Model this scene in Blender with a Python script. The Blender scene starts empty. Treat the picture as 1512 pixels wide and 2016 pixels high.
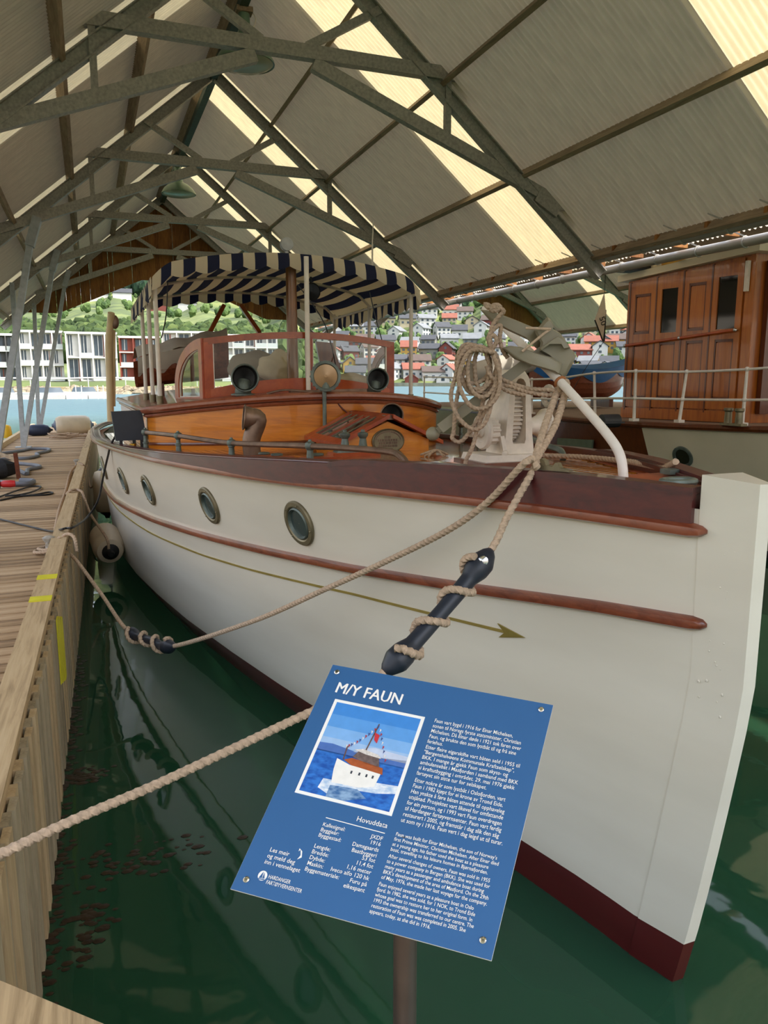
import bpy, bmesh, math, random
from mathutils import Vector, Matrix, Euler
random.seed(7)
sc = bpy.context.scene
COL = sc.collection

# ------------------------------------------------------------------ camera
# world: z up, z=0 is the water; +Y runs along the dock, the camera stands over (0,0)
CAM_H = 2.4; FPX = 1500.0; PITCH = math.atan(258 / 1500.0); YAW = math.radians(19.8)
cam_d = bpy.data.cameras.new('camera'); cam = bpy.data.objects.new('camera', cam_d); COL.objects.link(cam)
cam_d.sensor_fit = 'VERTICAL'; cam_d.sensor_height = 36.0; cam_d.lens = FPX / 2016 * 36.0
cam_d.clip_start = 0.05; cam_d.clip_end = 6000
cam.location = (0, 0, CAM_H); cam.rotation_euler = (math.pi / 2 - PITCH, 0, -YAW)
sc.camera = cam
# ------------------------------------------------------------------ world, sun, exposure
SUN_DIR = Vector((0.62, -0.34, 0.90)).normalized()      # towards the sun
w = bpy.data.worlds.new('sky'); sc.world = w; w.use_nodes = True
nt = w.node_tree; bg = nt.nodes['Background']
sky = nt.nodes.new('ShaderNodeTexSky'); sky.sky_type = 'NISHITA'; sky.sun_disc = False
sky.sun_elevation = math.asin(SUN_DIR.z); sky.sun_rotation = math.atan2(SUN_DIR.x, SUN_DIR.y)
sky.dust_density = 2.0; sky.air_density = 1.0
hs = nt.nodes.new('ShaderNodeHueSaturation'); hs.inputs['Saturation'].default_value = .4; nt.links.new(sky.outputs[0], hs.inputs['Color']); nt.links.new(hs.outputs[0], bg.inputs[0]); bg.inputs[1].default_value = 0.30
sun_d = bpy.data.lights.new('sun', 'SUN'); sun_d.energy = 2.4; sun_d.angle = math.radians(1.0); sun_d.color = (1.0, .93, .80)
sun = bpy.data.objects.new('sun', sun_d); COL.objects.link(sun)
sun.rotation_euler = SUN_DIR.to_track_quat('Z', 'Y').to_euler(); sun.location = (20, -10, 30)
sc.view_settings.view_transform = 'Standard'; sc.view_settings.look = 'None'
sc.view_settings.gamma = 1.0; sc.view_settings.use_curve_mapping = False
sc.view_settings.exposure = 1.25
sc.cycles.max_bounces = 10; sc.cycles.diffuse_bounces = 5; sc.cycles.glossy_bounces = 4
sc.cycles.transmission_bounces = 6; sc.cycles.transparent_max_bounces = 12
sc.cycles.caustics_reflective = False; sc.cycles.caustics_refractive = False
sc.cycles.sample_clamp_indirect = 6.0

# ------------------------------------------------------------------ pixel -> place
_ct, _st = math.cos(PITCH), math.sin(PITCH); _cy, _sy = math.cos(YAW), math.sin(YAW)
def ray(u, v):
    a = (u - 756) / FPX; b = (1008 - v) / FPX
    fw = b * _st + _ct; up = b * _ct - _st
    return Vector((_cy * a + _sy * fw, -_sy * a + _cy * fw, up))
EYE = Vector((0, 0, CAM_H))
def at_z(u, v, z): r = ray(u, v); return EYE + r * ((z - CAM_H) / r.z)
def at_x(u, v, x): r = ray(u, v); return EYE + r * (x / r.x)
def at_y(u, v, y): r = ray(u, v); return EYE + r * (y / r.y)
def at_pl(u, v, p, n): r = ray(u, v); n = Vector(n); return EYE + r * ((Vector(p) - EYE).dot(n) / r.dot(n))
def at_d(u, v, d):      # horizontal distance d
    r = ray(u, v); return EYE + r * (d / math.hypot(r.x, r.y))
# frame of the yacht: origin on the water at its stem, +y runs aft
BY = .035; BO = Vector((2.05, 2.1, 0)); MB_BOAT = Matrix.Translation(BO) @ Matrix.Rotation(BY, 4, 'Z'); MB_INV = MB_BOAT.inverted()
CB = MB_INV @ EYE
def bray(u, v): return MB_INV.to_3x3() @ ray(u, v)
def bz(u, v, z): r = bray(u, v); return CB + r * ((z - CB.z) / r.z)
def bx(u, v, x): r = bray(u, v); return CB + r * ((x - CB.x) / r.x)
def bs(u, v, s): r = bray(u, v); return CB + r * ((s - CB.y) / r.y)
def bpl(u, v, p, n): r = bray(u, v); n = Vector(n); return CB + r * ((Vector(p) - CB).dot(n) / r.dot(n))
def lerp_tab(x, xs, ys):
    if x <= xs[0]: return ys[0]
    for i in range(1, len(xs)):
        if x <= xs[i]:
            t = (x - xs[i - 1]) / (xs[i] - xs[i - 1]); return ys[i - 1] + t * (ys[i] - ys[i - 1])
    return ys[-1]
def cub_tab(x, xs, ys):      # smooth (monotone-ish) interpolation
    n = len(xs)
    if x <= xs[0]: return ys[0]
    if x >= xs[-1]: return ys[-1]
    i = max(k for k in range(n - 1) if xs[k] <= x)
    def m(k):
        if k == 0: return (ys[1] - ys[0]) / (xs[1] - xs[0])
        if k == n - 1: return (ys[-1] - ys[-2]) / (xs[-1] - xs[-2])
        return (ys[k + 1] - ys[k - 1]) / (xs[k + 1] - xs[k - 1])
    h = xs[i + 1] - xs[i]; t = (x - xs[i]) / h
    return ((2*t**3 - 3*t*t + 1) * ys[i] + (t**3 - 2*t*t + t) * h * m(i) + (-2*t**3 + 3*t*t) * ys[i + 1] + (t**3 - t*t) * h * m(i + 1))
def cr(pts, n=8, closed=False):
    pts = [Vector(p) for p in pts]; out = []; N = len(pts); rng = N if closed else N - 1
    for i in range(rng):
        if closed: p0, p1, p2, p3 = pts[i - 1], pts[i], pts[(i + 1) % N], pts[(i + 2) % N]
        else: p0, p1, p2, p3 = pts[max(i - 1, 0)], pts[i], pts[i + 1], pts[min(i + 2, N - 1)]
        for k in range(n):
            t = k / n
            out.append(.5 * ((2 * p1) + (p2 - p0) * t + (2 * p0 - 5 * p1 + 4 * p2 - p3) * t * t + (3 * p1 - p0 - 3 * p2 + p3) * t ** 3))
    if not closed: out.append(pts[-1])
    return out
def resample(pts, step, closed=False):
    pts = [Vector(p) for p in pts]
    if closed: pts = pts + [pts[0]]
    out = [pts[0]]; acc = 0
    for a, b in zip(pts, pts[1:]):
        L = (b - a).length
        while acc + L >= step and L > 0:
            t = (step - acc) / L; a = a + (b - a) * t; out.append(a); L = (b - a).length; acc = 0
        acc += L
    if not closed and (out[-1] - pts[-1]).length > step * .3: out.append(pts[-1])
    return out

# ------------------------------------------------------------------ mesh builder
class MB:
    def __init__(s): s.v = []; s.f = []; s.uv = {}
    def add(s, vs, fs):
        o = len(s.v); s.v += [Vector(p) for p in vs]; s.f += [tuple(i + o for i in f) for f in fs]; return o
    def box(s, c, d, rot=None, taper=1.0):
        hx, hy, hz = d[0] / 2, d[1] / 2, d[2] / 2; c = Vector(c)
        vs = [Vector((x * hx * (taper if z > 0 else 1), y * hy * (taper if z > 0 else 1), z * hz)) for z in (-1, 1) for y in (-1, 1) for x in (-1, 1)]
        if rot is not None: vs = [rot @ q for q in vs]
        s.add([c + q for q in vs], [(0, 2, 3, 1), (4, 5, 7, 6), (0, 1, 5, 4), (2, 6, 7, 3), (0, 4, 6, 2), (1, 3, 7, 5)]); return s
    def beam(s, p0, p1, wd, h, up=(0, 0, 1), w2=None, h2=None):
        p0, p1 = Vector(p0), Vector(p1); d = (p1 - p0).normalized(); up = Vector(up)
        if abs(d.dot(up.normalized())) > .98: up = Vector((0, 1, 0))
        sd = d.cross(up).normalized(); u2 = sd.cross(d)
        vs = []
        for p, a, b in ((p0, wd, h), (p1, w2 or wd, h2 or h)):
            vs += [p + sd * a / 2 * i + u2 * b / 2 * j for j in (-1, 1) for i in (-1, 1)]
        s.add(vs, [(0, 1, 3, 2), (4, 6, 7, 5), (0, 4, 5, 1), (1, 5, 7, 3), (3, 7, 6, 2), (2, 6, 4, 0)]); return s
    def ibeam(s, p0, p1, wd, h, t=.02, up=(0, 0, 1)):
        p0, p1 = Vector(p0), Vector(p1); d = (p1 - p0).normalized(); up = Vector(up)
        sd = d.cross(up).normalized(); u2 = sd.cross(d)
        s.beam(p0 + u2 * (h / 2 - t / 2), p1 + u2 * (h / 2 - t / 2), wd, t, up); s.beam(p0 - u2 * (h / 2 - t / 2), p1 - u2 * (h / 2 - t / 2), wd, t, up)
        s.beam(p0, p1, t, h - 2 * t, up); return s
    def tube(s, pts, r, n=8, closed=False, cap=True, lobes=0, lobe=.2, pitch=.07, up=None):
        pts = [Vector(p) for p in pts]; N = len(pts); rr = r if isinstance(r, (list, tuple)) else [r] * N
        T = []
        for i in range(N):
            a = pts[i - 1] if (closed or i > 0) else pts[i]; b = pts[(i + 1) % N] if (closed or i < N - 1) else pts[i]
            T.append((b - a).normalized())
        nrm = Vector(up) if up else (Vector((0, 0, 1)) if abs(T[0].z) < .9 else Vector((1, 0, 0)))
        nrm = (nrm - T[0] * nrm.dot(T[0])).normalized()
        o = len(s.v); tw = 0.0
        for i in range(N):
            if i > 0:
                nrm = nrm - T[i] * nrm.dot(T[i])
                nrm.normalize(); tw += (pts[i] - pts[i - 1]).length / pitch * 2 * math.pi
            bi = T[i].cross(nrm)
            for k in range(n):
                a = 2 * math.pi * k / n; q = rr[i]
                if lobes: q = q * (1 - lobe / 2 + lobe * abs(math.cos(lobes / 2 * a)) ** .8); a += tw
                s.v.append(pts[i] + (nrm * math.cos(a) + bi * math.sin(a)) * q)
        R = N if closed else N - 1
        for i in range(R):
            for k in range(n):
                a = o + i * n + k; b = o + i * n + (k + 1) % n; c = o + ((i + 1) % N) * n + (k + 1) % n; d = o + ((i + 1) % N) * n + k
                s.f.append((a, b, c, d))
        if cap and not closed:
            s.f.append(tuple(o + k for k in reversed(range(n)))); s.f.append(tuple(o + (N - 1) * n + k for k in range(n)))
        return s
    def rope(s, pts, r, step=None, closed=False, n=9):
        step = step or r * .62
        return s.tube(resample(pts, step, closed), r * 1.08, n=n, closed=closed, lobes=3, lobe=.28, pitch=r * 6.2)
    def lathe(s, prof, n=20, M=None, cap=False):      # prof: (radius, height) around local z
        M = M or Matrix.Identity(4); o = len(s.v)
        for r, z in prof:
            for k in range(n):
                a = 2 * math.pi * k / n; s.v.append(M @ Vector((r * math.cos(a), r * math.sin(a), z)))
        for i in range(len(prof) - 1):
            for k in range(n):
                s.f.append((o + i * n + k, o + i * n + (k + 1) % n, o + (i + 1) * n + (k + 1) % n, o + (i + 1) * n + k))
        if cap:
            s.f.append(tuple(o + k for k in reversed(range(n)))); s.f.append(tuple(o + (len(prof) - 1) * n + k for k in range(n)))
        return s
    def prism(s, poly, M, h):      # polygon in local xy extruded by h along local z
        n = len(poly); vs = [M @ Vector((x, y, z)) for z in (0, h) for x, y in poly]
        s.add(vs, [tuple(reversed(range(n))), tuple(range(n, 2 * n))] + [(i, (i + 1) % n, n + (i + 1) % n, n + i) for i in range(n)]); return s
    def hexa(s, lo, hi):           # two rings of equal count joined and capped
        n = len(lo); s.add(list(lo) + list(hi), [tuple(reversed(range(n))), tuple(range(n, 2 * n))] + [(i, (i + 1) % n, n + (i + 1) % n, n + i) for i in range(n)]); return s
    def grid(s, fn, nu, nv, uvf=None):
        o = len(s.v)
        for i in range(nu + 1):
            for j in range(nv + 1):
                s.v.append(Vector(fn(i / nu, j / nv)))
                if uvf: s.uv[len(s.v) - 1] = uvf(i / nu, j / nv)
        for i in range(nu):
            for j in range(nv):
                a = o + i * (nv + 1) + j; s.f.append((a, a + nv + 1, a + nv + 2, a + 1))
        return s
    def ball(s, c, r, n=12, m=8, sc3=(1, 1, 1), fn=None):
        c = Vector(c)
        pr = [(math.sin(math.pi * i / m), -math.cos(math.pi * i / m)) for i in range(m + 1)]; o = len(s.v)
        for a, z in pr:
            for k in range(n):
                t = 2 * math.pi * k / n; q = Vector((a * math.cos(t) * sc3[0], a * math.sin(t) * sc3[1], z * sc3[2])) * r
                s.v.append(c + (fn(q) if fn else q))
        for i in range(m):
            for k in range(n):
                s.f.append((o + i * n + k, o + i * n + (k + 1) % n, o + (i + 1) * n + (k + 1) % n, o + (i + 1) * n + k))
        return s

XF = {}
def _mesh(name, mb, mat, inv=None, smooth=35):
    me = bpy.data.meshes.new(name)
    vs = [inv @ p for p in mb.v] if inv is not None else mb.v
    me.from_pydata([tuple(p) for p in vs], [], mb.f)
    bm = bmesh.new(); bm.from_mesh(me)
    if mb.uv:
        uvl = bm.loops.layers.uv.new('UVMap'); bm.verts.ensure_lookup_table()
        for f in bm.faces:
            for l in f.loops: l[uvl].uv = mb.uv.get(l.vert.index, (0, 0))
    bmesh.ops.recalc_face_normals(bm, faces=bm.faces); bm.to_mesh(me); bm.free()
    if smooth:
        me.shade_smooth(); me.set_sharp_from_angle(angle=math.radians(smooth))
    if mat: me.materials.append(mat)
    return me
def setp(o, label=None, cat=None, group=None, kind=None):
    if label: o['label'] = label
    if cat: o['category'] = cat
    if group: o['group'] = group
    if kind: o['kind'] = kind
    return o
def thing(name, label, cat, loc=(0, 0, 0), rz=0, group=None, kind=None):
    o = bpy.data.objects.new(name, None); COL.objects.link(o); o.empty_display_size = .1
    o.location = loc; o.rotation_euler = (0, 0, rz); XF[o] = Matrix.Translation(Vector(loc)) @ Matrix.Rotation(rz, 4, 'Z')
    return setp(o, label, cat, group, kind)
def part(name, mb, mat, parent, label=None, world=True, smooth=35, kind=None):
    M = XF[parent]; me = _mesh(name, mb, mat, M.inverted() if world else None, smooth)
    o = bpy.data.objects.new(name, me); COL.objects.link(o); o.parent = parent; XF[o] = M
    return setp(o, label, None, None, kind)
def top(name, mb, mat, label, cat=None, group=None, kind=None, smooth=35):
    xs = [p.x for p in mb.v]; ys = [p.y for p in mb.v]; zs = [p.z for p in mb.v]
    loc = Vector(((min(xs) + max(xs)) / 2, (min(ys) + max(ys)) / 2, min(zs)))
    me = _mesh(name, mb, mat, Matrix.Translation(-loc), smooth)
    o = bpy.data.objects.new(name, me); COL.objects.link(o); o.location = loc; XF[o] = Matrix.Translation(loc)
    return setp(o, label, cat, group, kind)
def inst(name, me, parent, M, label=None):     # a piece that shares mesh data, placed by M in the parent's frame
    o = bpy.data.objects.new(name, me); COL.objects.link(o); o.parent = parent; o.matrix_local = M; XF[o] = XF[parent] @ M
    if label: o['label'] = label
    return o
def copy_tree(o, parent=None):
    c = o.copy(); COL.objects.link(c); c.parent = parent
    XF[c] = XF.get(o)
    for ch in list(o.children): copy_tree(ch, c)
    return c

# ------------------------------------------------------------------ materials
def lin(h):
    h = h.lstrip('#'); out = []
    for i in (0, 2, 4):
        c = int(h[i:i + 2], 16) / 255; out.append(c / 12.92 if c <= .04045 else ((c + .055) / 1.055) ** 2.4)
    return tuple(out) + (1,)
MATS = {}
def mk(name):
    m = bpy.data.materials.new(name); m.use_nodes = True; MATS[name] = m
    return m, m.node_tree, m.node_tree.nodes['Principled BSDF']
def N(nt, t, **kw):
    n = nt.nodes.new(t)
    for k, v in kw.items(): setattr(n, k, v)
    return n
def coords(nt, scale=(1, 1, 1), kind='Object', rot=(0, 0, 0)):
    tc = N(nt, 'ShaderNodeTexCoord'); mp = N(nt, 'ShaderNodeMapping'); mp.inputs['Scale'].default_value = scale; mp.inputs['Rotation'].default_value = rot
    nt.links.new(tc.outputs[kind], mp.inputs[0]); return mp.outputs[0]
def ramp(nt, fac, stops):
    r = N(nt, 'ShaderNodeValToRGB'); e = r.color_ramp.elements
    e[0].position, e[0].color = stops[0]; e[1].position, e[1].color = stops[-1]
    for p, c in stops[1:-1]: x = e.new(p); x.color = c
    nt.links.new(fac, r.inputs[0]); return r.outputs[0]
def bump(nt, bsdf, h, strength=.3, dist=.01):
    b = N(nt, 'ShaderNodeBump'); b.inputs['Strength'].default_value = strength; b.inputs['Distance'].default_value = dist
    nt.links.new(h, b.inputs['Height']); nt.links.new(b.outputs[0], bsdf.inputs['Normal'])
def plain(name, c, rough=.5, metal=0, var=.12, scale=8, bmp=0, coat=0, spec=.5, emit=None):
    m, nt, b = mk(name); c = lin(c) if isinstance(c, str) else tuple(c) + (1,) * (4 - len(c))
    b.inputs['Roughness'].default_value = rough; b.inputs['Metallic'].default_value = metal; b.inputs['Coat Weight'].default_value = coat
    b.inputs['Specular IOR Level'].default_value = spec; b.inputs['Coat Roughness'].default_value = .08
    if var:
        nz = N(nt, 'ShaderNodeTexNoise'); nz.inputs['Scale'].default_value = scale; nz.inputs['Detail'].default_value = 5
        nt.links.new(coords(nt), nz.inputs[0])
        lo = tuple(x * (1 - var) for x in c[:3]) + (1,); hi = tuple(min(1, x * (1 + var)) for x in c[:3]) + (1,)
        nt.links.new(ramp(nt, nz.outputs[0], [(.3, lo), (.7, hi)]), b.inputs['Base Color'])
        if bmp: bump(nt, b, nz.outputs[0], bmp, .01)
    else: b.inputs['Base Color'].default_value = c
    return m
def wood(name, c1, c2, scale=(1, 1, 1), rough=.5, coat=0, bmp=.15, c3=None, grain=6, kind='Object', var=.26):
    m, nt, b = mk(name)
    co = coords(nt, scale, kind)
    nz = N(nt, 'ShaderNodeTexNoise'); nz.inputs['Scale'].default_value = grain; nz.inputs['Detail'].default_value = 7; nz.inputs['Roughness'].default_value = .62
    nz.inputs['Distortion'].default_value = .6
    nt.links.new(co, nz.inputs[0])
    oi = N(nt, 'ShaderNodeObjectInfo'); ad = N(nt, 'ShaderNodeMath', operation='MULTIPLY_ADD'); ad.inputs[1].default_value = var; ad.inputs[2].default_value = -var / 2
    nt.links.new(oi.outputs['Random'], ad.inputs[0]); a2 = N(nt, 'ShaderNodeMath', operation='ADD'); nt.links.new(nz.outputs[0], a2.inputs[0]); nt.links.new(ad.outputs[0], a2.inputs[1])
    st = [(.28, lin(c1)), (.72, lin(c2))]
    if c3: st = [(.22, lin(c1)), (.5, lin(c2)), (.78, lin(c3))]
    nt.links.new(ramp(nt, a2.outputs[0], st), b.inputs['Base Color'])
    b.inputs['Roughness'].default_value = rough; b.inputs['Coat Weight'].default_value = coat; b.inputs['Coat Roughness'].default_value = .06
    bump(nt, b, nz.outputs[0], bmp, .006)
    return m
M_STEEL = plain('galvanised steel', '#aaa59c', .6, .1, .22, 30, .15)
M_STEELP = plain('grey painted post steel', '#a9adb0', .55, .2, .15, 12)
M_PURLIN = wood('weathered purlin timber', '#7d6a57', '#ae9a80', (3, .4, 3), .85)
M_GABLE = wood('stained gable board', '#6a3f1e', '#94602f', (5, 5, .6), .8, c3='#a87338')
M_DECK = wood('weathered deck timber', '#6f5840', '#a88a66', (.35, 6, 6), .85, bmp=.35, c3='#c0a482', var=.45)
M_RAIL = wood('pressure treated rail timber', '#8d7553', '#bda27b', (6, .35, 6), .85, bmp=.3, c3='#cbb38d')
M_SIDE = wood('dock side board timber', '#766a54', '#9c8e74', (8, 8, .5), .85, bmp=.3, c3='#ab9d82')
M_SIDE2 = wood('dock side batten timber', '#927c5c', '#b39b76', (8, 8, .5), .85, bmp=.3, c3='#bfa985')
M_WHITE = plain('cream white hull paint', '#e6e0d2', .28, 0, .03, 3, coat=.3)
M_WHITEP = plain('chalky white metal paint', '#e9e2da', .5, 0, .06, 14)
M_PINKW = plain('aged white casting paint', '#e3d9cc', .55, 0, .1, 18, .2)
M_BLACK = plain('black rubber', '#17181b', .5, 0, .2, 10)
M_BLACKB = plain('dark navy rubber', '#1e2532', .45, 0, .2, 10)
M_ROPE = plain('tan hemp rope', '#b39b84', .9, 0, .25, 60)
M_ROPEL = plain('pale mooring rope', '#c0a890', .9, 0, .2, 60)
M_BRONZE = plain('weathered bronze', '#7d745c', .45, .55, .25, 12, .1)
M_GREENB = plain('verdigris bronze', '#66706a', .5, .5, .3, 14, .1)
M_COPPER = plain('dull copper', '#7b6455', .45, .6, .3, 10, .1)
M_DARKIN = plain('dark interior', '#101312', .6, 0, 0)
M_YELLOW = plain('yellow marking paint', '#d8cf1e', .6, 0, .08, 10)
M_GOLD = plain('gold leaf line', '#a79653', .35, .55, .1, 10)
VARN = dict(rough=.32, coat=.4, bmp=.04)
M_VARN = wood('honey varnished mahogany', '#ad5c0e', '#d9821a', (.9, .9, 9), grain=2.2, c3='#e89c34', **VARN)
M_RED = wood('red brown varnished mahogany', '#7a2c12', '#a3441c', (2, 2, 2), grain=4, c3='#b85826', rough=.4, coat=.15, bmp=.04)
M_DKRED = wood('dark oxblood varnish', '#3c1418', '#521c1c', (6, .5, 6), grain=4, c3='#62261f', rough=.38, coat=.25, bmp=.03)
M_RUB = wood('rubbing strake varnish', '#5f2a1b', '#86452c', (6, .5, 6), grain=4, c3='#94553a', **VARN)
M_PLANK = wood('varnished deck plank', '#7c4314', '#a8641f', (9, .6, 9), rough=.22, coat=1.0, bmp=.04, c3='#bb7d38', grain=4)
M_CABIN = wood('varnished teak cabin', '#8a4512', '#b0621a', (8, 8, .5), grain=3, c3='#c07424', **VARN)
M_CABIND = wood('dark teak moulding', '#4e220e', '#6d3516', (8, 8, .6), grain=3, **VARN)
M_CANVAS = plain('beige canvas', '#cdc1a6', .9, 0, .12, 5, .25)
M_CANVASG = plain('grey canvas', '#b9b3ab', .9, 0, .1, 5, .2)
M_FENDER = plain('cream fender vinyl', '#cdbfa8', .45, 0, .1, 4)
M_ANCHOR = plain('olive grey anchor paint', '#8d8672', .5, 0, .08, 6, .05)
M_CHROME = plain('bright steel', '#c8c8c6', .2, 1, 0)
def glass(name, tint='#ffffff', refl=.12, rough=0.0):
    m, nt, b = mk(name); nt.nodes.remove(b); out = nt.nodes['Material Output']
    tr = N(nt, 'ShaderNodeBsdfTransparent'); tr.inputs[0].default_value = lin(tint); gl = N(nt, 'ShaderNodeBsdfGlossy'); gl.inputs['Roughness'].default_value = rough
    fr = N(nt, 'ShaderNodeFresnel'); fr.inputs[0].default_value = 1.5; mx = N(nt, 'ShaderNodeMixShader')
    nt.links.new(fr.outputs[0], mx.inputs[0]); nt.links.new(tr.outputs[0], mx.inputs[1]); nt.links.new(gl.outputs[0], mx.inputs[2]); nt.links.new(mx.outputs[0], out.inputs[0])
    return m
M_GLASS = glass('window glass', '#f2f5f2')
M_DGLASS = plain('dark cabin window glass', '#12130f', .05, 0, 0, coat=.5)
# ================================================================== water, shore, hills
def water_mat():
    m, nt, b = mk('fjord water'); nt.nodes.remove(b); out = nt.nodes['Material Output']
    tc = N(nt, 'ShaderNodeTexCoord'); co = tc.outputs['Object']
    ge = N(nt, 'ShaderNodeNewGeometry'); sp_ = N(nt, 'ShaderNodeSeparateXYZ'); nt.links.new(ge.outputs['Position'], sp_.inputs[0])
    mr = N(nt, 'ShaderNodeMapRange'); mr.inputs['From Min'].default_value = 22; mr.inputs['From Max'].default_value = 60; nt.links.new(sp_.outputs[1], mr.inputs[0])     # 0 in the sheltered slip, 1 on the open fjord
    n1 = N(nt, 'ShaderNodeTexNoise'); n1.inputs['Scale'].default_value = 1.1; n1.inputs['Detail'].default_value = 4; nt.links.new(co, n1.inputs[0])
    st_ = N(nt, 'ShaderNodeMath', operation='MULTIPLY_ADD'); st_.inputs[1].default_value = .9; st_.inputs[2].default_value = .09; nt.links.new(mr.outputs[0], st_.inputs[0])
    bp = N(nt, 'ShaderNodeBump'); bp.inputs['Distance'].default_value = .06; nt.links.new(st_.outputs[0], bp.inputs['Strength']); nt.links.new(n1.outputs[0], bp.inputs['Height'])
    cm = N(nt, 'ShaderNodeMix', data_type='RGBA'); nt.links.new(mr.outputs[0], cm.inputs['Factor']); cm.inputs[6].default_value = (.036, .15, .08, 1); cm.inputs[7].default_value = (.07, .24, .29, 1)
    df = N(nt, 'ShaderNodeBsdfDiffuse'); nt.links.new(cm.outputs[2], df.inputs[0])
    tr = N(nt, 'ShaderNodeBsdfTransparent'); tr.inputs[0].default_value = (.42, .56, .42, 1)
    m1 = N(nt, 'ShaderNodeMixShader'); m1.inputs[0].default_value = .38; nt.links.new(tr.outputs[0], m1.inputs[1]); nt.links.new(df.outputs[0], m1.inputs[2])
    gl = N(nt, 'ShaderNodeBsdfGlossy'); nt.links.new(bp.outputs[0], gl.inputs['Normal'])
    rg = N(nt, 'ShaderNodeMath', operation='MULTIPLY_ADD'); rg.inputs[1].default_value = .3; rg.inputs[2].default_value = .03; nt.links.new(mr.outputs[0], rg.inputs[0]); nt.links.new(rg.outputs[0], gl.inputs['Roughness'])
    fr = N(nt, 'ShaderNodeFresnel'); fr.inputs[0].default_value = 1.33; nt.links.new(bp.outputs[0], fr.inputs['Normal'])
    m2 = N(nt, 'ShaderNodeMixShader'); rd = N(nt, 'ShaderNodeMapRange'); rd.inputs['To Min'].default_value = 1.0; rd.inputs['To Max'].default_value = .38; nt.links.new(mr.outputs[0], rd.inputs[0]); fm = N(nt, 'ShaderNodeMath', operation='MULTIPLY'); nt.links.new(fr.outputs[0], fm.inputs[0]); nt.links.new(rd.outputs[0], fm.inputs[1]); nt.links.new(fm.outputs[0], m2.inputs[0]); nt.links.new(m1.outputs[0], m2.inputs[1]); nt.links.new(gl.outputs[0], m2.inputs[2])
    nt.links.new(m2.outputs[0], out.inputs[0]); return m
b = MB(); b.add([(-900, -60, 0), (900, -60, 0), (900, 1200, 0), (-900, 1200, 0)], [(0, 1, 2, 3)])
top('water', b, water_mat(), 'calm green fjord water under and around the boats', kind='structure', smooth=0)
b = MB(); b.add([(-900, -60, -3.2), (900, -60, -3.2), (900, 1200, -3.2), (-900, 1200, -3.2)], [(0, 1, 2, 3)])
top('seabed', b, plain('murky green seabed', (.012, .05, .035), .9, 0, .3, .5), 'dark green seabed under the water', kind='structure', smooth=0)

def azd(u): return math.degrees(math.atan((u - 756) / 1522.0))
def pol(az, r, z): a = math.radians(az) + YAW; return Vector((math.sin(a) * r, math.cos(a) * r, z))
LP = ([165, 172, 200, 235, 300, 420, 560, 720, 900, 1100, 1500], [-.4, 2.0, 3.0, 5, 12, 27, 45, 66, 108, 168, 420])
RP = ([350, 356, 380, 420, 500, 560, 650, 760, 900, 1100, 1500], [-.4, 1.5, 7, 20, 47, 66, 98, 140, 195, 280, 520])
def blend(az): t = min(1, max(0, (az + 7.6) / 1.6)); return t * t * (3 - 2 * t)
def ground(az, f):     # f: 0..10 profile index
    t = blend(az); i = min(int(f), 9); k = f - i
    a = (LP[0][i] + (LP[0][i + 1] - LP[0][i]) * k, LP[1][i] + (LP[1][i + 1] - LP[1][i]) * k)
    c = (RP[0][i] + (RP[0][i + 1] - RP[0][i]) * k, RP[1][i] + (RP[1][i + 1] - RP[1][i]) * k)
    wob = 1 + .05 * math.sin(az * .9) + .03 * math.sin(az * 2.3 + f)
    return a[0] + (c[0] - a[0]) * t, (a[1] + (c[1] - a[1]) * t) * wob
def gz(az, r):
    lo, hi = 0., 10.
    for _ in range(30):
        m = (lo + hi) / 2
        if ground(az, m)[0] < r: lo = m
        else: hi = m
    return ground(az, lo)[1]
def hill_mat():
    m, nt, b = mk('green hillside'); b.inputs['Roughness'].default_value = .95
    n1 = N(nt, 'ShaderNodeTexNoise'); n1.inputs['Scale'].default_value = .02; n1.inputs['Detail'].default_value = 8; nt.links.new(coords(nt, (1, 1, 2)), n1.inputs[0])
    nt.links.new(ramp(nt, n1.outputs[0], [(.33, lin('#333f22')), (.5, lin('#536032')), (.62, lin('#6d763e')), (.75, lin('#7d7c52'))]), b.inputs['Base Color']); return m
b = MB()
def hf(u, v):
    az = -48 + 96 * u; r, z = ground(az, v * 10); return pol(az, r, z)
b.grid(hf, 192, 60)
top('hillside', b, hill_mat(), 'grassy green hillside rising behind the fjord', kind='structure', smooth=60)
b = MB()       # unseen slope added behind the camera to cut bright low sky from reflections
b.grid(lambda u, v: pol(50 + 260 * u, 55 + 900 * v, (-.5 + 330 * v ** 1.1) * (.75 + .25 * math.sin(u * 17 + v * 3))), 90, 16)
top('hillside', b, plain('neutral tan bounce slope', '#8b8274', .9, 0, .25, .03), 'added unseen slope behind the viewer hiding the bright low sky', kind='structure', smooth=60)
# rocky embankment on the near shore
b = MB()
for i in range(260):
    az = random.uniform(-30, -7.6); r = random.uniform(150, 155.5); q = random.uniform(.4, 1.0)
    b.ball(pol(az, r, -.2 + (r - 150) * .22), q, 6, 4, (1.3, 1, .8), fn=lambda p: p * random.uniform(.8, 1.15))
top('shore_rocks', b, plain('grey brown shore stone', '#8d8069', .9, 0, .3, .8), 'grey brown boulders along the near shore embankment', 'rocks', kind='stuff', smooth=0)
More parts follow.
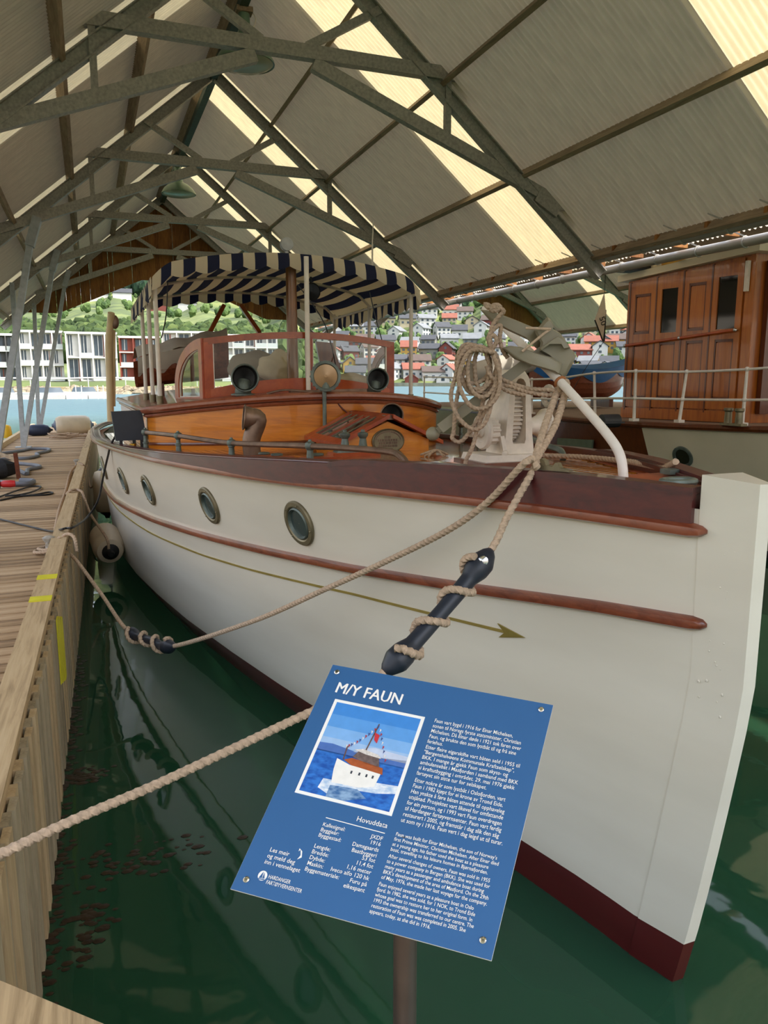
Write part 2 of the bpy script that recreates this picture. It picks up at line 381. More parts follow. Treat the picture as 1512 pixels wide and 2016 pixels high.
# trees: nobody could count them
def ico():
    bm = bmesh.new(); bmesh.ops.create_icosphere(bm, subdivisions=2, radius=1); vs = [v.co.copy() for v in bm.verts]; fs = [tuple(v.index for v in f.verts) for f in bm.faces]; bm.free(); return vs, fs
IV, IF = ico()
def leaf_mat(name, a, c, d):
    m, nt, b = mk(name); b.inputs['Roughness'].default_value = .9; b.inputs['Specular IOR Level'].default_value = .15
    n1 = N(nt, 'ShaderNodeTexNoise'); n1.inputs['Scale'].default_value = .12; n1.inputs['Detail'].default_value = 6; nt.links.new(coords(nt), n1.inputs[0])
    nt.links.new(ramp(nt, n1.outputs[0], [(.3, lin(a)), (.5, lin(c)), (.7, lin(d))]), b.inputs['Base Color']); return m
def forest(name, label, spots, mat):
    b = MB()
    for az, r, h in spots:
        z = gz(az, r); p = pol(az, r, z); w_ = h * random.uniform(.32, .48); ph = random.uniform(0, 6)
        vs = [p + Vector((q.x * w_, q.y * w_, h * .5 + q.z * h * .55)) * 1 + Vector((random.uniform(-1, 1), random.uniform(-1, 1), random.uniform(-1, 1))) * h * .09 for q in IV]
        b.add(vs, IF)
    return top(name, b, mat, label, 'trees', kind='stuff', smooth=0)
MF1 = leaf_mat('mixed forest leaves', '#26331d', '#3a4a28', '#505d33'); MF2 = leaf_mat('light birch leaves', '#33452a', '#4a5f34', '#5f7040'); MF3 = leaf_mat('spruce leaves', '#1e2c24', '#2b3f2d', '#3b4f36')
sp = []
for i in range(1700):
    az = random.uniform(-31, -5); sp.append((az, random.uniform(262, 400), random.uniform(4, 8.5)))
forest('shore_woods', 'belt of green trees behind the white apartment blocks', sp, MF1)
sp = []
for i in range(2600):
    az = random.uniform(-31, -1); sp.append((az, random.uniform(800, 1250), random.uniform(9, 17)))
forest('mountain_forest', 'dark forest on the steep mountainside above the fields', sp, MF3)
sp = [(random.uniform(-31, -1), random.uniform(560, 800), random.uniform(3.5, 7)) for i in range(260)]
forest('field_trees', 'scattered light green trees along the sloping fields', sp, MF2)
sp = []
for i in range(2200):
    az = random.uniform(-3, 22); sp.append((az, 512 + 500 * random.random() ** 1.3, random.uniform(6, 15)))
forest('hill_forest', 'dark forest above the hillside houses', sp, MF3)
# ================================================================== boathouse roofs
RZ = math.radians(1.1)                 # the roofs stand 1.1 degrees off the dock's line
XR, ZR, SL = 3.08, 9.68, .84           # ridge and slope, in the roof's own frame
XE, XL = 8.95, -2.79
TY = [5.6, 12.32, 19.04, 25.76, 32.48]
PITCH_C = .96 / 9; PW = .96
RS = .768                              # overall size of the boathouse, measured from the columns that stand on the dock
RFM = Matrix.Rotation(RZ, 4, 'Z') @ Matrix.Translation(EYE) @ Matrix.Scale(RS, 4) @ Matrix.Translation(-EYE)
class RB(MB):
    def beam(s, p0, p1, wd, h, up=(0, 0, 1), w2=None, h2=None): return MB.beam(s, p0, p1, wd * RS, h * RS, up)
    def ibeam(s, p0, p1, wd, h, t=.02, up=(0, 0, 1)):
        p0, p1 = Vector(p0), Vector(p1); d = (p1 - p0).normalized(); up = Vector(up); sd = d.cross(up).normalized(); u2 = sd.cross(d) * RS
        s.beam(p0 + u2 * (h / 2 - t / 2), p1 + u2 * (h / 2 - t / 2), wd, t, up); s.beam(p0 - u2 * (h / 2 - t / 2), p1 - u2 * (h / 2 - t / 2), wd, t, up); s.beam(p0, p1, t, h - 2 * t, up); return s
    def tube(s, pts, r, n=8, closed=False, **kw): return MB.tube(s, pts, r * RS, n, closed, **kw)
    def box(s, c, d, rot=None, taper=1.0): return MB.box(s, c, [q * RS for q in d], rot, taper)
def zr(x): return ZR - SL * abs(x - XR)
def sheet_mesh(name, side, mat):
    b = MB(); L = (XE - XR) * math.hypot(1, SL) + .12; nseg = 9 * 8
    dx = 1 / math.hypot(1, SL) * side; dz = -SL / math.hypot(1, SL); nx = SL / math.hypot(1, SL) * side; nz = 1 / math.hypot(1, SL)
    def fn(u, v):
        y = u * PW; h = .025 * math.sin(2 * math.pi * y / PITCH_C); d = v * L
        return (d * dx + nx * h, y, d * dz + nz * h)
    b.grid(fn, nseg, 3); return _mesh(name, b, mat, None, 60)
def sheet_mat(name, c, transl):
    m, nt, b = mk(name); out = nt.nodes['Material Output']
    nz = N(nt, 'ShaderNodeTexNoise'); nz.inputs['Scale'].default_value = 3; nz.inputs['Detail'].default_value = 6; nt.links.new(coords(nt, (1, 3, 1)), nz.inputs[0])
    cl = ramp(nt, nz.outputs[0], [(.3, tuple(x * .85 for x in lin(c)[:3]) + (1,)), (.7, lin(c))])
    nt.links.new(cl, b.inputs['Base Color']); b.inputs['Roughness'].default_value = .6
    if transl:
        t = N(nt, 'ShaderNodeBsdfTranslucent'); nt.links.new(cl, t.inputs[0]); mx = N(nt, 'ShaderNodeMixShader'); mx.inputs[0].default_value = transl
        nt.links.new(b.outputs[0], mx.inputs[1]); nt.links.new(t.outputs[0], mx.inputs[2]); nt.links.new(mx.outputs[0], out.inputs[0])
    return m
M_SHEET = sheet_mat('grey fibreglass sheet', '#d6ccb9', .038); M_CLEAR = sheet_mat('translucent roof sheet', '#efe2bd', .30)
SH = {(s, c): _m for s in (-1, 1) for c, mt in ((0, M_SHEET), (1, M_CLEAR)) for _m in [sheet_mesh('roof_sheet', s, mt)]}
def roof(name, label, x0, y0=-3.9):
    t = thing(name, label, None, RFM @ Vector((XR + x0, 12, ZR)), RZ, kind='structure'); t.scale = (RS, RS, RS); XF[t] = XF[t] @ Matrix.Scale(RS, 4)
    k0 = int(round((y0 - TY[1]) / PW)); k1 = int((TY[-1] - TY[1]) / PW) + 1 + 0
    k1 = 22
    for side in (-1, 1):
        for k in range(k0, k1):
            ph = k % 7; clear = ph in (0, 1)
            o = inst('translucent_sheet' if clear else 'roof_sheet', SH[(side, int(clear))], t, Matrix.Translation((0, TY[1] + k * PW + .16 - 12, 0)))
    # purlins
    for side, offs in ((1, (.12, 1.35, 2.7, 4.25, 5.78)), (-1, (.12, 1.9, 3.2, 4.42, 5.72))):
        for of in offs:
            x = of * side; z = -SL * of - .14
            for a, c in zip([y0] + TY[1:-1], TY[1:]):
                b = MB(); b.beam((x, a - 12, z), (x, c - 12, z), .075, .2, up=(SL * side, 0, 1)); part('purlin', b, M_PURLIN, t, world=False)
    b = MB(); b.beam((0, y0 - 12, -.34), (0, TY[-1] - 12, -.34), .16, .3); part('ridge_beam', b, plain_green, t, world=False)
    return t
plain_green = plain('dark green ridge paint', '#3c4a3e', .6, 0, .2, 6)
roof_a = roof('boathouse_roof', 'corrugated boathouse roof with translucent strips above the white yacht', 0)
roof_b = roof('boathouse_roof', 'neighbouring corrugated boathouse roof above the wooden cabin boat', 12.4)
def make_truss(y, x0, label):
    t = thing('roof_truss', label, 'truss', RFM @ Vector((XR + x0, y, zr(XE) - .1)), RZ, 'steel roof trusses of the boathouses')
    def P(x, z): return RFM @ Vector((x + x0, y, z))
    H = CAM_H
    for s in (-1, 1):
        b = RB(); b.ibeam(P(XR, ZR - .38), P(XR + s * 5.95, ZR - .38 - SL * 5.95), .16, .26, .02, up=(0, -1, 0)) if False else b.ibeam(P(XR, ZR - .34), P(XR + s * 5.95, ZR - .34 - SL * 5.95), .16, .22, .02)
        part('rafter', b, M_STEEL, t)
    b = RB(); b.beam(P(XR - 2.95, H + 4.97), P(XR + 3.3, H + 4.97), .16, .2); part('collar_beam', b, M_STEEL, t)
    for s in (-1, 1):
        b = RB(); b.beam(P(XR + s * .45, H + 4.82), P(XR + s * 4.75, H + 3.2), .14, .2); part('lower_chord', b, M_STEEL, t)
        b = RB(); b.beam(P(XR + s * 2.75, H + 4.9), P(XR + s * 2.75, H + 3.95), .1, .1); part('web_post', b, M_STEEL, t)
        b = RB(); b.beam(P(XR + s * .35, H + 5.05), P(XR + s * 1.55, H + 5.75), .1, .12); part('web_brace', b, M_STEEL, t)
        if s > 0:
            b = RB(); b.beam(P(XR + s * 4.5, H + 3.25), P(XR + s * 4.95, H + 3.0), .16, .28); part('gusset', b, M_STEEL, t)
            b = RB(); b.beam(P(XR + 4.75, H + 3.12), P(XR + 5.5, H + 3.05), .12, .16); part('bracket', b, M_STEEL, t)
            b = RB(); b.beam(P(XR + 4.7, H + 3.1), P(XR + 5.2, H + 3.42), .12, .16); part('bracket', b, M_STEEL, t)
    return t
ORD = ['nearest', 'second', 'third', 'fourth', 'farthest']
for i, y in enumerate(TY):
    if i == 4: continue
    nm = ['steel roof truss overhead in front of the picture', 'nearest grey steel roof truss crossing above the lamp', 'second grey steel roof truss behind the nearer lamp', 'third grey steel roof truss just before the wooden gable'][i]
    make_truss(y, 0, nm)
make_truss(TY[4] - .35, 0, 'farthest grey steel roof truss against the wooden gable')
make_truss(TY[4] - .35, 12.4, 'grey steel roof truss at the far gable of the neighbouring roof')
make_truss(TY[3], 12.4, 'grey steel roof truss of the neighbouring roof behind the flag')
# gable walls: each board a piece
def gable(x0, label):
    t = thing('wall_gable', label, None, RFM @ Vector((XR + x0, TY[-1], 6)), RZ, kind='structure')
    n = 66; bw = 11.6 / n
    for i in range(n):
        xa = XR - 5.8 + i * bw; xb = xa + bw - random.choice((.001, .001, .001, .008)); xm = (xa + xb) / 2
        bot_ = lambda x: CAM_H + 2.55 + max(0, min(3.1, 4.0 - abs(x - XR)) * .44); bot, bo2 = bot_(xa), bot_(xb)
        za, zb = zr(xa) - .12, zr(xb) - .12
        if min(za, zb) - bot < .06: continue
        b = RB(); lo = [RFM @ Vector((x + x0, TY[-1] + d, z)) for d in (0, .025) for x, z in ((xa, bot), (xb, bo2), (xb, zb), (xa, za))]
        b.hexa(lo[:4], lo[4:]); part('board', b, M_GABLE, t)
    for s in (-1, 1):
        b = RB(); b.beam(RFM @ Vector((XR + x0 + s * .05, TY[-1] - .12, ZR - .32)), RFM @ Vector((XR + x0 + s * 5.9, TY[-1] - .12, ZR - .32 - SL * 5.85)), .1, .24); part('barge_rafter', b, M_PURLIN, t)
gable(0, 'brown stained board gable at the far end above the yacht'); gable(12.4, 'brown board gable of the neighbouring boathouse')
# columns along the left side of the dock
def at_ry(u, v, y):
    Q = Matrix.Rotation(RZ, 3, 'Z'); return at_pl(u, v, Q @ Vector((0, y, 0)), Q @ Vector((0, 1, 0)))
def column(y, inner, outer, label):
    ys = CAM_H * 0 + y * RS; a, c = [at_ry(*p, ys) for p in inner]; base = a + (c - a) * ((.85 - a.z) / (c.z - a.z))
    t = thing('v_column', label, 'column', base, RZ, 'slanted steel columns along the dock')
    b = MB(); b.beam(base, c, .1, .17, up=(0, 1, 0)); part('inner_post', b, M_STEELP, t)
    o0, o1 = (at_ry(*outer[0], ys), at_ry(*outer[1], ys)) if outer else (base, base + Vector((-.35, 0, 3.6)))
    d = (o1 - o0).normalized(); top_ = base + (o1 - base).normalized() * 3.75
    b = MB(); b.beam(base, top_, .1, .13, up=(0, 1, 0)); part('outer_post', b, M_STEELP, t)
    b = MB(); dv = (c - base).normalized(); b.beam(c - dv * .25, c + Vector((.1, 0, .22)), .14, .22, up=(0, 1, 0)); part('head_plate', b, M_STEELP, t)
    b = MB(); b.box(base + Vector((0, 0, .015)), (.34, .24, .03)); part('base_plate', b, M_STEELP, t)
column(TY[2], ((0, 860), (63, 455)), None, 'nearest pale grey slanted steel column at the left picture edge')
column(TY[3], ((50, 860), (106, 512)), ((43, 852), (26, 589)), 'pale grey v shaped steel column standing behind the coiled hoses')
column(TY[4] - .3, ((82, 825), (130, 548)), ((76, 835), (67, 594)), 'farthest pale grey v shaped steel column before the white buoy')
# gutters with brackets
def gutter(x, z0, z1, r, label, y0=2.0, y1=31.9):
    t = thing('gutter_pipe', label, 'gutter', RFM @ Vector((x, y0, z0 - .2)), RZ, 'gutter pipes between the two roofs')
    b = RB(); b.tube([RFM @ Vector((x, y0, z0)), RFM @ Vector((x, y1, z1))], r, 14); part('pipe', b, M_GUT, t)
    y = y0 + .5
    while y < y1:
        k = (y - y0) / (y1 - y0); z = z0 + (z1 - z0) * k
        b = RB(); b.tube([RFM @ Vector((x + (r + .008) * math.cos(a), y, z + (r + .008) * math.sin(a))) for a in [math.pi * 2 * i / 12 for i in range(12)]], .012, 6, closed=True); b.beam(RFM @ Vector((x, y, z + r)), RFM @ Vector((x - .22, y + .25, z + r + .16)), .02, .02)
        part('pipe_bracket', b, M_STEEL, t); y += .95
    return t
M_GUT = plain('grey gutter paint', '#b3aca3', .4, .2, .08, 5)
gutter(9.25, 4.40, 4.56, .075, 'pale round gutter pipe with clips nearest the wooden cabin')
gutter(8.95, 4.60, 4.66, .075, 'upper round gutter pipe tucked below the near eave')
for k in range(26):
    y = 4 + k * 1.1
    b = RB(); b.beam(RFM @ Vector((8.8, y, 4.68)), RFM @ Vector((9.45, y, 4.66)), .06, .16)
    part('eave_bracket', b, M_GABLE, roof_a)
# pendant lamps under the ridge
M_LAMP = plain('green enamel lamp', '#56705c', .35, 0, .2, 8); M_LAMPW = plain('pale lamp glass', '#9aa596', .2, 0, .05, 5)
def lamp(y, label, ztop):
    x = XR + .02; t = thing('pendant_lamp', label, 'lamp', RFM @ Vector((x, y, ztop - 1.0)), RZ, 'pendant lamps under the ridge')
    T = Matrix.Translation(RFM @ Vector((x, y, ztop))) @ Matrix.Diagonal((RS * 1.5, RS * 1.5, RS * 1.2, 1))
    b = RB(); b.lathe([(.07, -.06), (.075, -.3), (.1, -.42), (.11, -.5), (.06, -.5)], 20, T, cap=True); part('lamp_neck', b, M_LAMP, t)
    b = RB(); b.lathe([(.1, -.46), (.2, -.52), (.3, -.62), (.36, -.74), (.365, -.77), (.34, -.76), (.2, -.6), (.1, -.52)], 28, T); sh = part('lamp_shade', b, M_LAMP, t)
    b = RB(); b.lathe([(.345, -.765), (.3, -.80), (.18, -.825), (.001, -.83)], 28, T); part('lamp_glass', b, M_LAMPW, sh)
    b = RB(); b.box(RFM @ Vector((x, y, ztop - .02)), (.3, .24, .09)); b.box(RFM @ Vector((x, y, ztop + .1)), (.08, .08, .2)); part('mounting_box', b, M_PURLIN, t)
    b = RB(); b.tube(cr([RFM @ Vector((x + .14, y, ztop)), RFM @ Vector((x + .22, y, ztop - .12)), RFM @ Vector((x + .17, y, ztop - .28)), RFM @ Vector((x + .08, y, ztop - .33))], 5), .012, 6); part('cable', b, M_PINKW, t)
lamp(15.4, 'green enamel pendant lamp hanging nearest under the ridge', 9.18)
lamp(26.8, 'green enamel pendant lamp hanging before the wooden gable', 9.3)
# ================================================================== dock
DZ = .85; DX0, DX1 = -2.45, -.415; DY0, DY1 = 1.9, 28.5
dock = thing('floor', 'weathered timber dock along the left side of the yacht', None, (-1.4, 10, 0), 0, kind='structure')
bw = .145
def pmesh(name, d, mat):
    b = MB(); b.box((0, 0, 0), d); return _mesh(name, b, mat, None, 0)
PB = pmesh('deck_board', (DX1 - .13 - DX0, bw - .018, .03), M_DECK)
n = int((DY1 - DY0) / bw)
for i in range(n):
    inst('deck_board', PB, dock, Matrix.Translation(((DX0 + DX1 - .13) / 2 + 1.4, DY0 + (i + .5) * bw - 10, DZ - .015 + random.uniform(-.0025, .0025))) @ Matrix.Rotation(random.uniform(-.002, .002), 4, 'Z'))
b = MB(); b.box(((DX0 + DX1) / 2, (DY0 + DY1) / 2, DZ - .15), (DX1 - DX0 - .1, DY1 - DY0, .2)); part('deck_joist', b, M_PURLIN, dock)
for y0, y1 in ((1.95, 7.0), (7.01, 12.1), (12.11, 17.4), (17.41, 23.0), (23.01, 28.5)):     # bull rail lengths
    b = MB(); b.box((DX1 - .065, (y0 + y1) / 2, DZ + .075), (.13, y1 - y0, .15)); part('bull_rail', b, M_RAIL, dock)
b = MB(); b.box((DX0 + .05, (DY0 + DY1) / 2, DZ + .06), (.1, DY1 - DY0, .12)); part('outer_rail', b, M_RAIL, dock)
# vertical side boards, alternately proud
SB = [pmesh('side_board', (.028, .092, 1.0), M_SIDE), pmesh('side_board', (.028, .092, 1.0), M_SIDE2)]
n = int((DY1 - 2.0) / .098)
for i in range(n):
    inst('side_board', SB[(i * 7 % 5) < 2], dock, Matrix.Translation((DX1 + .014 + (.012 if i % 2 else 0) + 1.4, 2.0 + (i + .5) * .098 - 10, .45)))
# wet dark foundation in the water below the boards
b = MB(); b.box((DX1 - .3, 15, -.53), (.9, 26.4, 1.0)); part('foundation', b, plain('wet weedy concrete', '#231c12', .5, 0, .5, 8, .4), dock)
# weed floating by the dock
b = MB()
for i in range(420):
    if i < 240: x = DX1 + .03 + abs(random.gauss(0, .04)); y = random.uniform(2.2, 7)
    else:
        k_ = random.random(); y, x = (4.72, -.28) if k_ < .35 else ((3.75 + random.uniform(-.1, .1), .02 + random.gauss(0, .16)) if k_ < .65 else (3.35 + random.gauss(0, .12), -.22)); y += random.gauss(0, .05); x += random.gauss(0, .06)
    r = random.uniform(.008, .022)
    if x < DX1 + .03: continue
    b.ball((x, y, .0), r, 6, 3, (1.6, 1, .3))
top('seaweed', b, plain('brown bladder weed', '#2a1c10', .4, 0, .4, 30), 'brown seaweed floating on the water beside the dock', 'seaweed', kind='stuff')
# yellow marks
for i, y in enumerate((5.27, 5.87)):
    b = MB(); b.box((DX1 - .065, y, DZ + .152), (.134, .125, .005)); part('yellow_mark', b, M_YELLOW, dock)
for k in range(5):
    b = MB(); b.box((DX1 + .043, 4.95 + (k + .5) * .098, DZ - .12 - .03 * k), (.006, .09, .42)); part('yellow_mark', b, M_YELLOW, dock)
# front dock corner by the camera, set at 45 degrees
fd = thing('floor', 'front dock corner with a sunlit beam below the camera', None, (-.5, 1.2, 0), 0, kind='structure')
A = at_z(0, 1930, 1.0); Bq = at_z(205, 2016, 1.0); dr = (Bq - A).normalized(); nr = Vector((-dr.y, dr.x, 0)); 
if nr.y > 0: nr = -nr
b = MB(); c = (A + Bq) / 2
b.beam(A - dr * .7 + nr * .05 - Vector((0, 0, .075)), Bq + dr * 1.6 + nr * .05 - Vector((0, 0, .075)), .1, .15); part('corner_beam', b, M_RAIL, fd)
for k in range(14):
    o = nr * (.1 + .075 + k * .15)
    b = MB(); b.beam(A - dr * .9 + o - Vector((0, 0, .165)), Bq + dr * 1.8 + o - Vector((0, 0, .165)), .14, .03); part('deck_board', b, M_DECK, fd)
# cleats
def cleat(u, v, label):
    p = at_z(u, v, DZ); t = thing('mooring_cleat', label, 'cleat', (p.x, p.y, DZ), 0, 'mooring cleats on the dock')
    b = MB(); b.lathe([(.05, 0), (.05, .015), (.035, .03), (.03, .1), (.05, .13), (.055, .15), (.03, .165), (.001, .165)], 14, Matrix.Translation((p.x, p.y, DZ))); part('post', b, M_STEEL, t)
    b = MB(); b.tube([(p.x - .01, p.y - .1, DZ + .1), (p.x, p.y, DZ + .1), (p.x + .01, p.y + .1, DZ + .1)], [.016, .022, .016], 8); part('cross_bar', b, M_STEEL, t)
    return p
c1 = cleat(98, 1090, 'grey steel mooring cleat wrapped by the nearer tan rope'); c2 = cleat(152, 922, 'grey steel mooring cleat farther along the dock rail')
# fenders
def fender(p, L, r, label, mat, endm, axis, cat='fender', group=None):
    d = Vector(axis).normalized(); Mx = Matrix.Translation(Vector(p)) @ d.to_track_quat('Z', 'Y').to_matrix().to_4x4()
    t = thing('boat_fender', label, cat, (p[0], p[1], p[2] - (r if abs(d.z) < .5 else L / 2)), 0, group)
    b = MB(); b.lathe([(r * .45, -L / 2 + .02), (r * .8, -L / 2 + .05), (r * .97, -L / 2 + .14), (r, -L / 4), (r, L / 4), (r * .97, L / 2 - .14), (r * .8, L / 2 - .05), (r * .45, L / 2 - .02)], 24, Mx, cap=True); part('body', b, mat, t)
    for s in (-1, 1):
        b = MB(); b.lathe([(r * .62, s * (L / 2 - .075)), (r * .5, s * (L / 2 - .01)), (r * .22, s * (L / 2 + .03)), (r * .16, s * (L / 2 + .07)), (.001, s * (L / 2 + .07))], 20, Mx); part('end_cap', b, endm, t)
    return t
f1 = Vector((-.10, 9.9, .42)); f2 = Vector((-.10, 13.3, .60))
fender(f1, .7, .19, 'cream fender with black end hanging nearer between dock and hull', M_FENDER, M_BLACK, (.12, -1, -.18), group='cream fenders between dock and hull')
fender(f2, .75, .2, 'cream fender hanging upright farther along the hull', M_FENDER, M_BLACK, (0, .05, 1), group='cream fenders between dock and hull')
fender(at_z(145, 856, DZ) + Vector((0, 0, .28)), 1.0, .28, 'large cream buoy lying at the far end of the dock', M_FENDER, plain('faded blue cap', '#5a6478', .5), (1, .15, 0))
fender(at_z(86, 856, DZ) + Vector((-.1, -.4, .16)), .62, .16, 'dark blue fender lying on the far end of the dock', plain('navy fender vinyl', '#1d2a44', .5, 0, .1, 5), M_BLACKB, (1, .1, 0))
# rope heap by the buoy
b = MB(); p0 = at_z(150, 863, DZ)
for k in range(9):
    a0 = random.uniform(0, 6); q = p0 + Vector((random.uniform(-.45, .45), random.uniform(-.2, .2), .02 + .012 * k))
    b.tube([q + Vector((math.cos(a0 + t * .7) * (.26 + .05 * math.sin(t * 2.3 + k)), math.sin(a0 + t * .7) * .16, .015 * math.sin(t * 1.7) + .015)) for t in range(0, 10)], .014, 6)
top('rope_heap', b, M_ROPE, 'tangled tan rope heap in front of the large buoy', 'rope')
# hoses and cables on the dock
def line(name, pix, z, r, mat, label, cat, rope=False, group=None, pts=None):
    P = pts or [at_z(u, v, z) for u, v in pix]
    b = MB()
    if rope: b.rope(cr(P, 10), r)
    else: b.tube(cr(P, 8), r, 8)
    return top(name, b, mat, label, cat, group)
M_HOSE = plain('grey blue hose', '#6b6f78', .6, 0, .1, 8)
line('water_hose', [(0, 893), (40, 888), (60, 884), (95, 884), (92, 889), (72, 893), (75, 897), (55, 902), (20, 903), (0, 905)], DZ + .03, .035, M_HOSE, 'grey hose zigzagging behind the dark bag on the dock', 'hose')
line('water_hose', [(30, 912), (70, 916), (78, 920), (55, 925), (52, 933), (30, 922)], DZ + .03, .035, M_HOSE, 'short grey hose loop beside the rusty post', 'hose')
line('water_hose', [(0, 950), (30, 953), (55, 952), (65, 947), (40, 946)], DZ + .04, .04, M_HOSE, 'thick grey hose end in front of the dark bag', 'hose')
line('power_cable', [(0, 985), (40, 977), (90, 974), (104, 971), (95, 969), (60, 975), (30, 975)], DZ + .012, .012, M_BLACK, 'thin black cable looping near the red plug', 'cable')
line('power_cable', [(0, 978), (30, 967), (60, 958), (80, 958), (70, 966), (40, 974), (10, 976)], DZ + .02, .013, M_BLACK, 'tangled dark cable around the red plug', 'cable')
p = at_z(16, 962, DZ); t = thing('power_plug', 'red power plug lying among black cables on the dock', 'plug', (p.x, p.y, DZ))
b = MB(); b.lathe([(.03, -.1), (.05, -.06), (.055, .04), (.045, .1), (.02, .1)], 12, Matrix.Translation((p.x, p.y, DZ + .07)) @ Matrix.Rotation(math.pi / 2, 4, 'Y'), cap=True); part('plug_body', b, plain('red plastic plug', '#c2282c', .4, 0, .05), t)
b = MB(); b.lathe([(.035, -.2), (.06, -.14), (.06, -.1), (.03, -.1)], 12, Matrix.Translation((p.x, p.y, DZ + .07)) @ Matrix.Rotation(math.pi / 2, 4, 'Y'), cap=True); part('plug_socket', b, M_BLACKB, t)
p = at_z(5, 945, DZ)
b = MB(); b.ball((p.x - .1, p.y + .2, DZ + .16), .3, 14, 9, (.95, .8, .55), fn=lambda q: q * (1 + .12 * math.sin(q.x * 31) * math.cos(q.y * 23)))
top('equipment_bag', b, plain('dark canvas bag', '#1b1d22', .8, 0, .3, 12, .3), 'dark crumpled bag on the dock at the left edge', 'bag')
p = at_z(37, 943, DZ); t = thing('rusty_prop', 'rusty steel prop leaning on the slanted column', 'prop', (p.x, p.y, DZ))
b = MB(); b.beam((p.x, p.y, DZ), (p.x - .02, p.y, DZ + .42), .06, .05, up=(0, 1, 0)); part('foot', b, plain('rusty iron', '#6b3a26', .8, .2, .3, 20), t)
b = MB(); b.beam((p.x, p.y, DZ + .3), at_y(0, 893, p.y + .2), .05, .05, up=(0, 1, 0)); part('strut', b, M_PURLIN, t)
b = MB(); p = at_z(13, 862, DZ); b.lathe([(.14, 0), (.15, .1), (.13, .3), (.1, .34), (.04, .36), (.001, .36)], 14, Matrix.Translation(p)); top('yellow_bollard', b, plain('yellow plastic', '#d9a91c', .5, 0, .08), 'small yellow bollard on the outer edge of the dock', 'bollard')
line('power_cable', None, 0, .011, M_BLACK, 'thin black cable hanging from the yacht across the dock', 'cable', pts=[at_z(0, 1022, DZ + .02), at_z(60, 1037, DZ + .02), at_z(100, 1046, DZ + .02), at_z(112, 1044, DZ + .1), at_z(122, 1042, 1.03), at_z(130, 1040, 1.03), at_z(146, 1037, 1.03), at_y(172, 1018, 8.8), at_y(193, 985, 8.7), at_y(203, 940, 8.6), at_y(212, 900, 8.3), at_y(222, 868, 7.9), at_y(256, 815, 7.7)])
# ropes on the dock
line('dock_rope', None, 0, .017, M_ROPEL, 'pale rope lying along the bull rail between the two cleats', 'rope', True, pts=[c2 + Vector((.0, 0, .06)), at_z(139, 930, DZ + .03), at_z(130, 965, DZ + .02), at_z(118, 1000, DZ + .02), at_z(110, 1040, DZ + .02), at_z(108, 1068, DZ + .03), c1 + Vector((.02, .02, .09))])
line('fender_rope', None, 0, .014, M_ROPE, 'tan rope over the rail holding the nearer fender', 'rope', True, pts=[at_z(131, 973, DZ + .02), at_z(137, 967, 1.02), at_z(150, 964, 1.02), at_z(161, 968, 1.02), at_y(166, 980, 10.2), at_y(180, 1015, 10.0), f1 + Vector((.0, -.36, .13)), f1 + Vector((.02, -.42, -.0))])
line('fender_rope', None, 0, .014, M_ROPE, 'tan rope holding the farther upright fender', 'rope', True, pts=[c2 + Vector((0, 0, .1)), at_z(163, 915, 1.02), at_y(172, 930, 14.6), at_y(180, 960, 13.7), f2 + Vector((0, 0, .44))])
# ================================================================== the white yacht (built in its own frame: x right, y aft from the stem)
KS = [0, .5, 1, 2, 3, 4, 5, 6, 7, 8, 9, 10.5, 13, 15.6]
BSH = [.08, .289, .52, .933, 1.255, 1.515, 1.7, 1.835, 1.915, 1.935, 1.92, 1.88, 1.6, .9]
ZSH = [2.0, 2.008, 2.0, 1.96, 1.905, 1.857, 1.815, 1.785, 1.76, 1.735, 1.71, 1.67, 1.62, 1.62]
RUB1 = ([0, .3, .69, 1.06, 1.5, 2.13, 2.85, 4.15, 5.25, 6.5, 9, 15.6], [1.875, 1.876, 1.876, 1.869, 1.855, 1.831, 1.81, 1.788, 1.772, 1.75, 1.695, 1.6])
BWL = [.05, .155, .29, .55, .82, 1.065, 1.285, 1.46, 1.60, 1.69, 1.74, 1.70, 1.3, .4]
KK = [0, .3, .8, 1.6, 2.6, 4, 15.6]; KZ = [-.35, -.62, -.85, -1.0, -1.05, -1.1, -1.1]
ZW = .2
def s_stem(z): return .09 - .23 * min(1, max(0, z) / 1.3) ** .8 + (.45 * min(1, max(0, -z) / .62) ** 1.8)
def shb(s): return cub_tab(s, KS, BSH)
def shz(s): return cub_tab(s, KS, ZSH)
def hb(s, z):
    zs = shz(s); bw_ = cub_tab(s, KS, BWL); bt = shb(s)
    if z >= ZW:
        f = (z - ZW) / (zs - ZW); return bw_ + (bt - bw_) * f ** 1.15
    zk = lerp_tab(s, KK, KZ); f = max(0, (z - zk) / (ZW - zk)); return bw_ * f ** .55
M_HULL, nt, b_ = mk('white topsides and oxblood boot top')
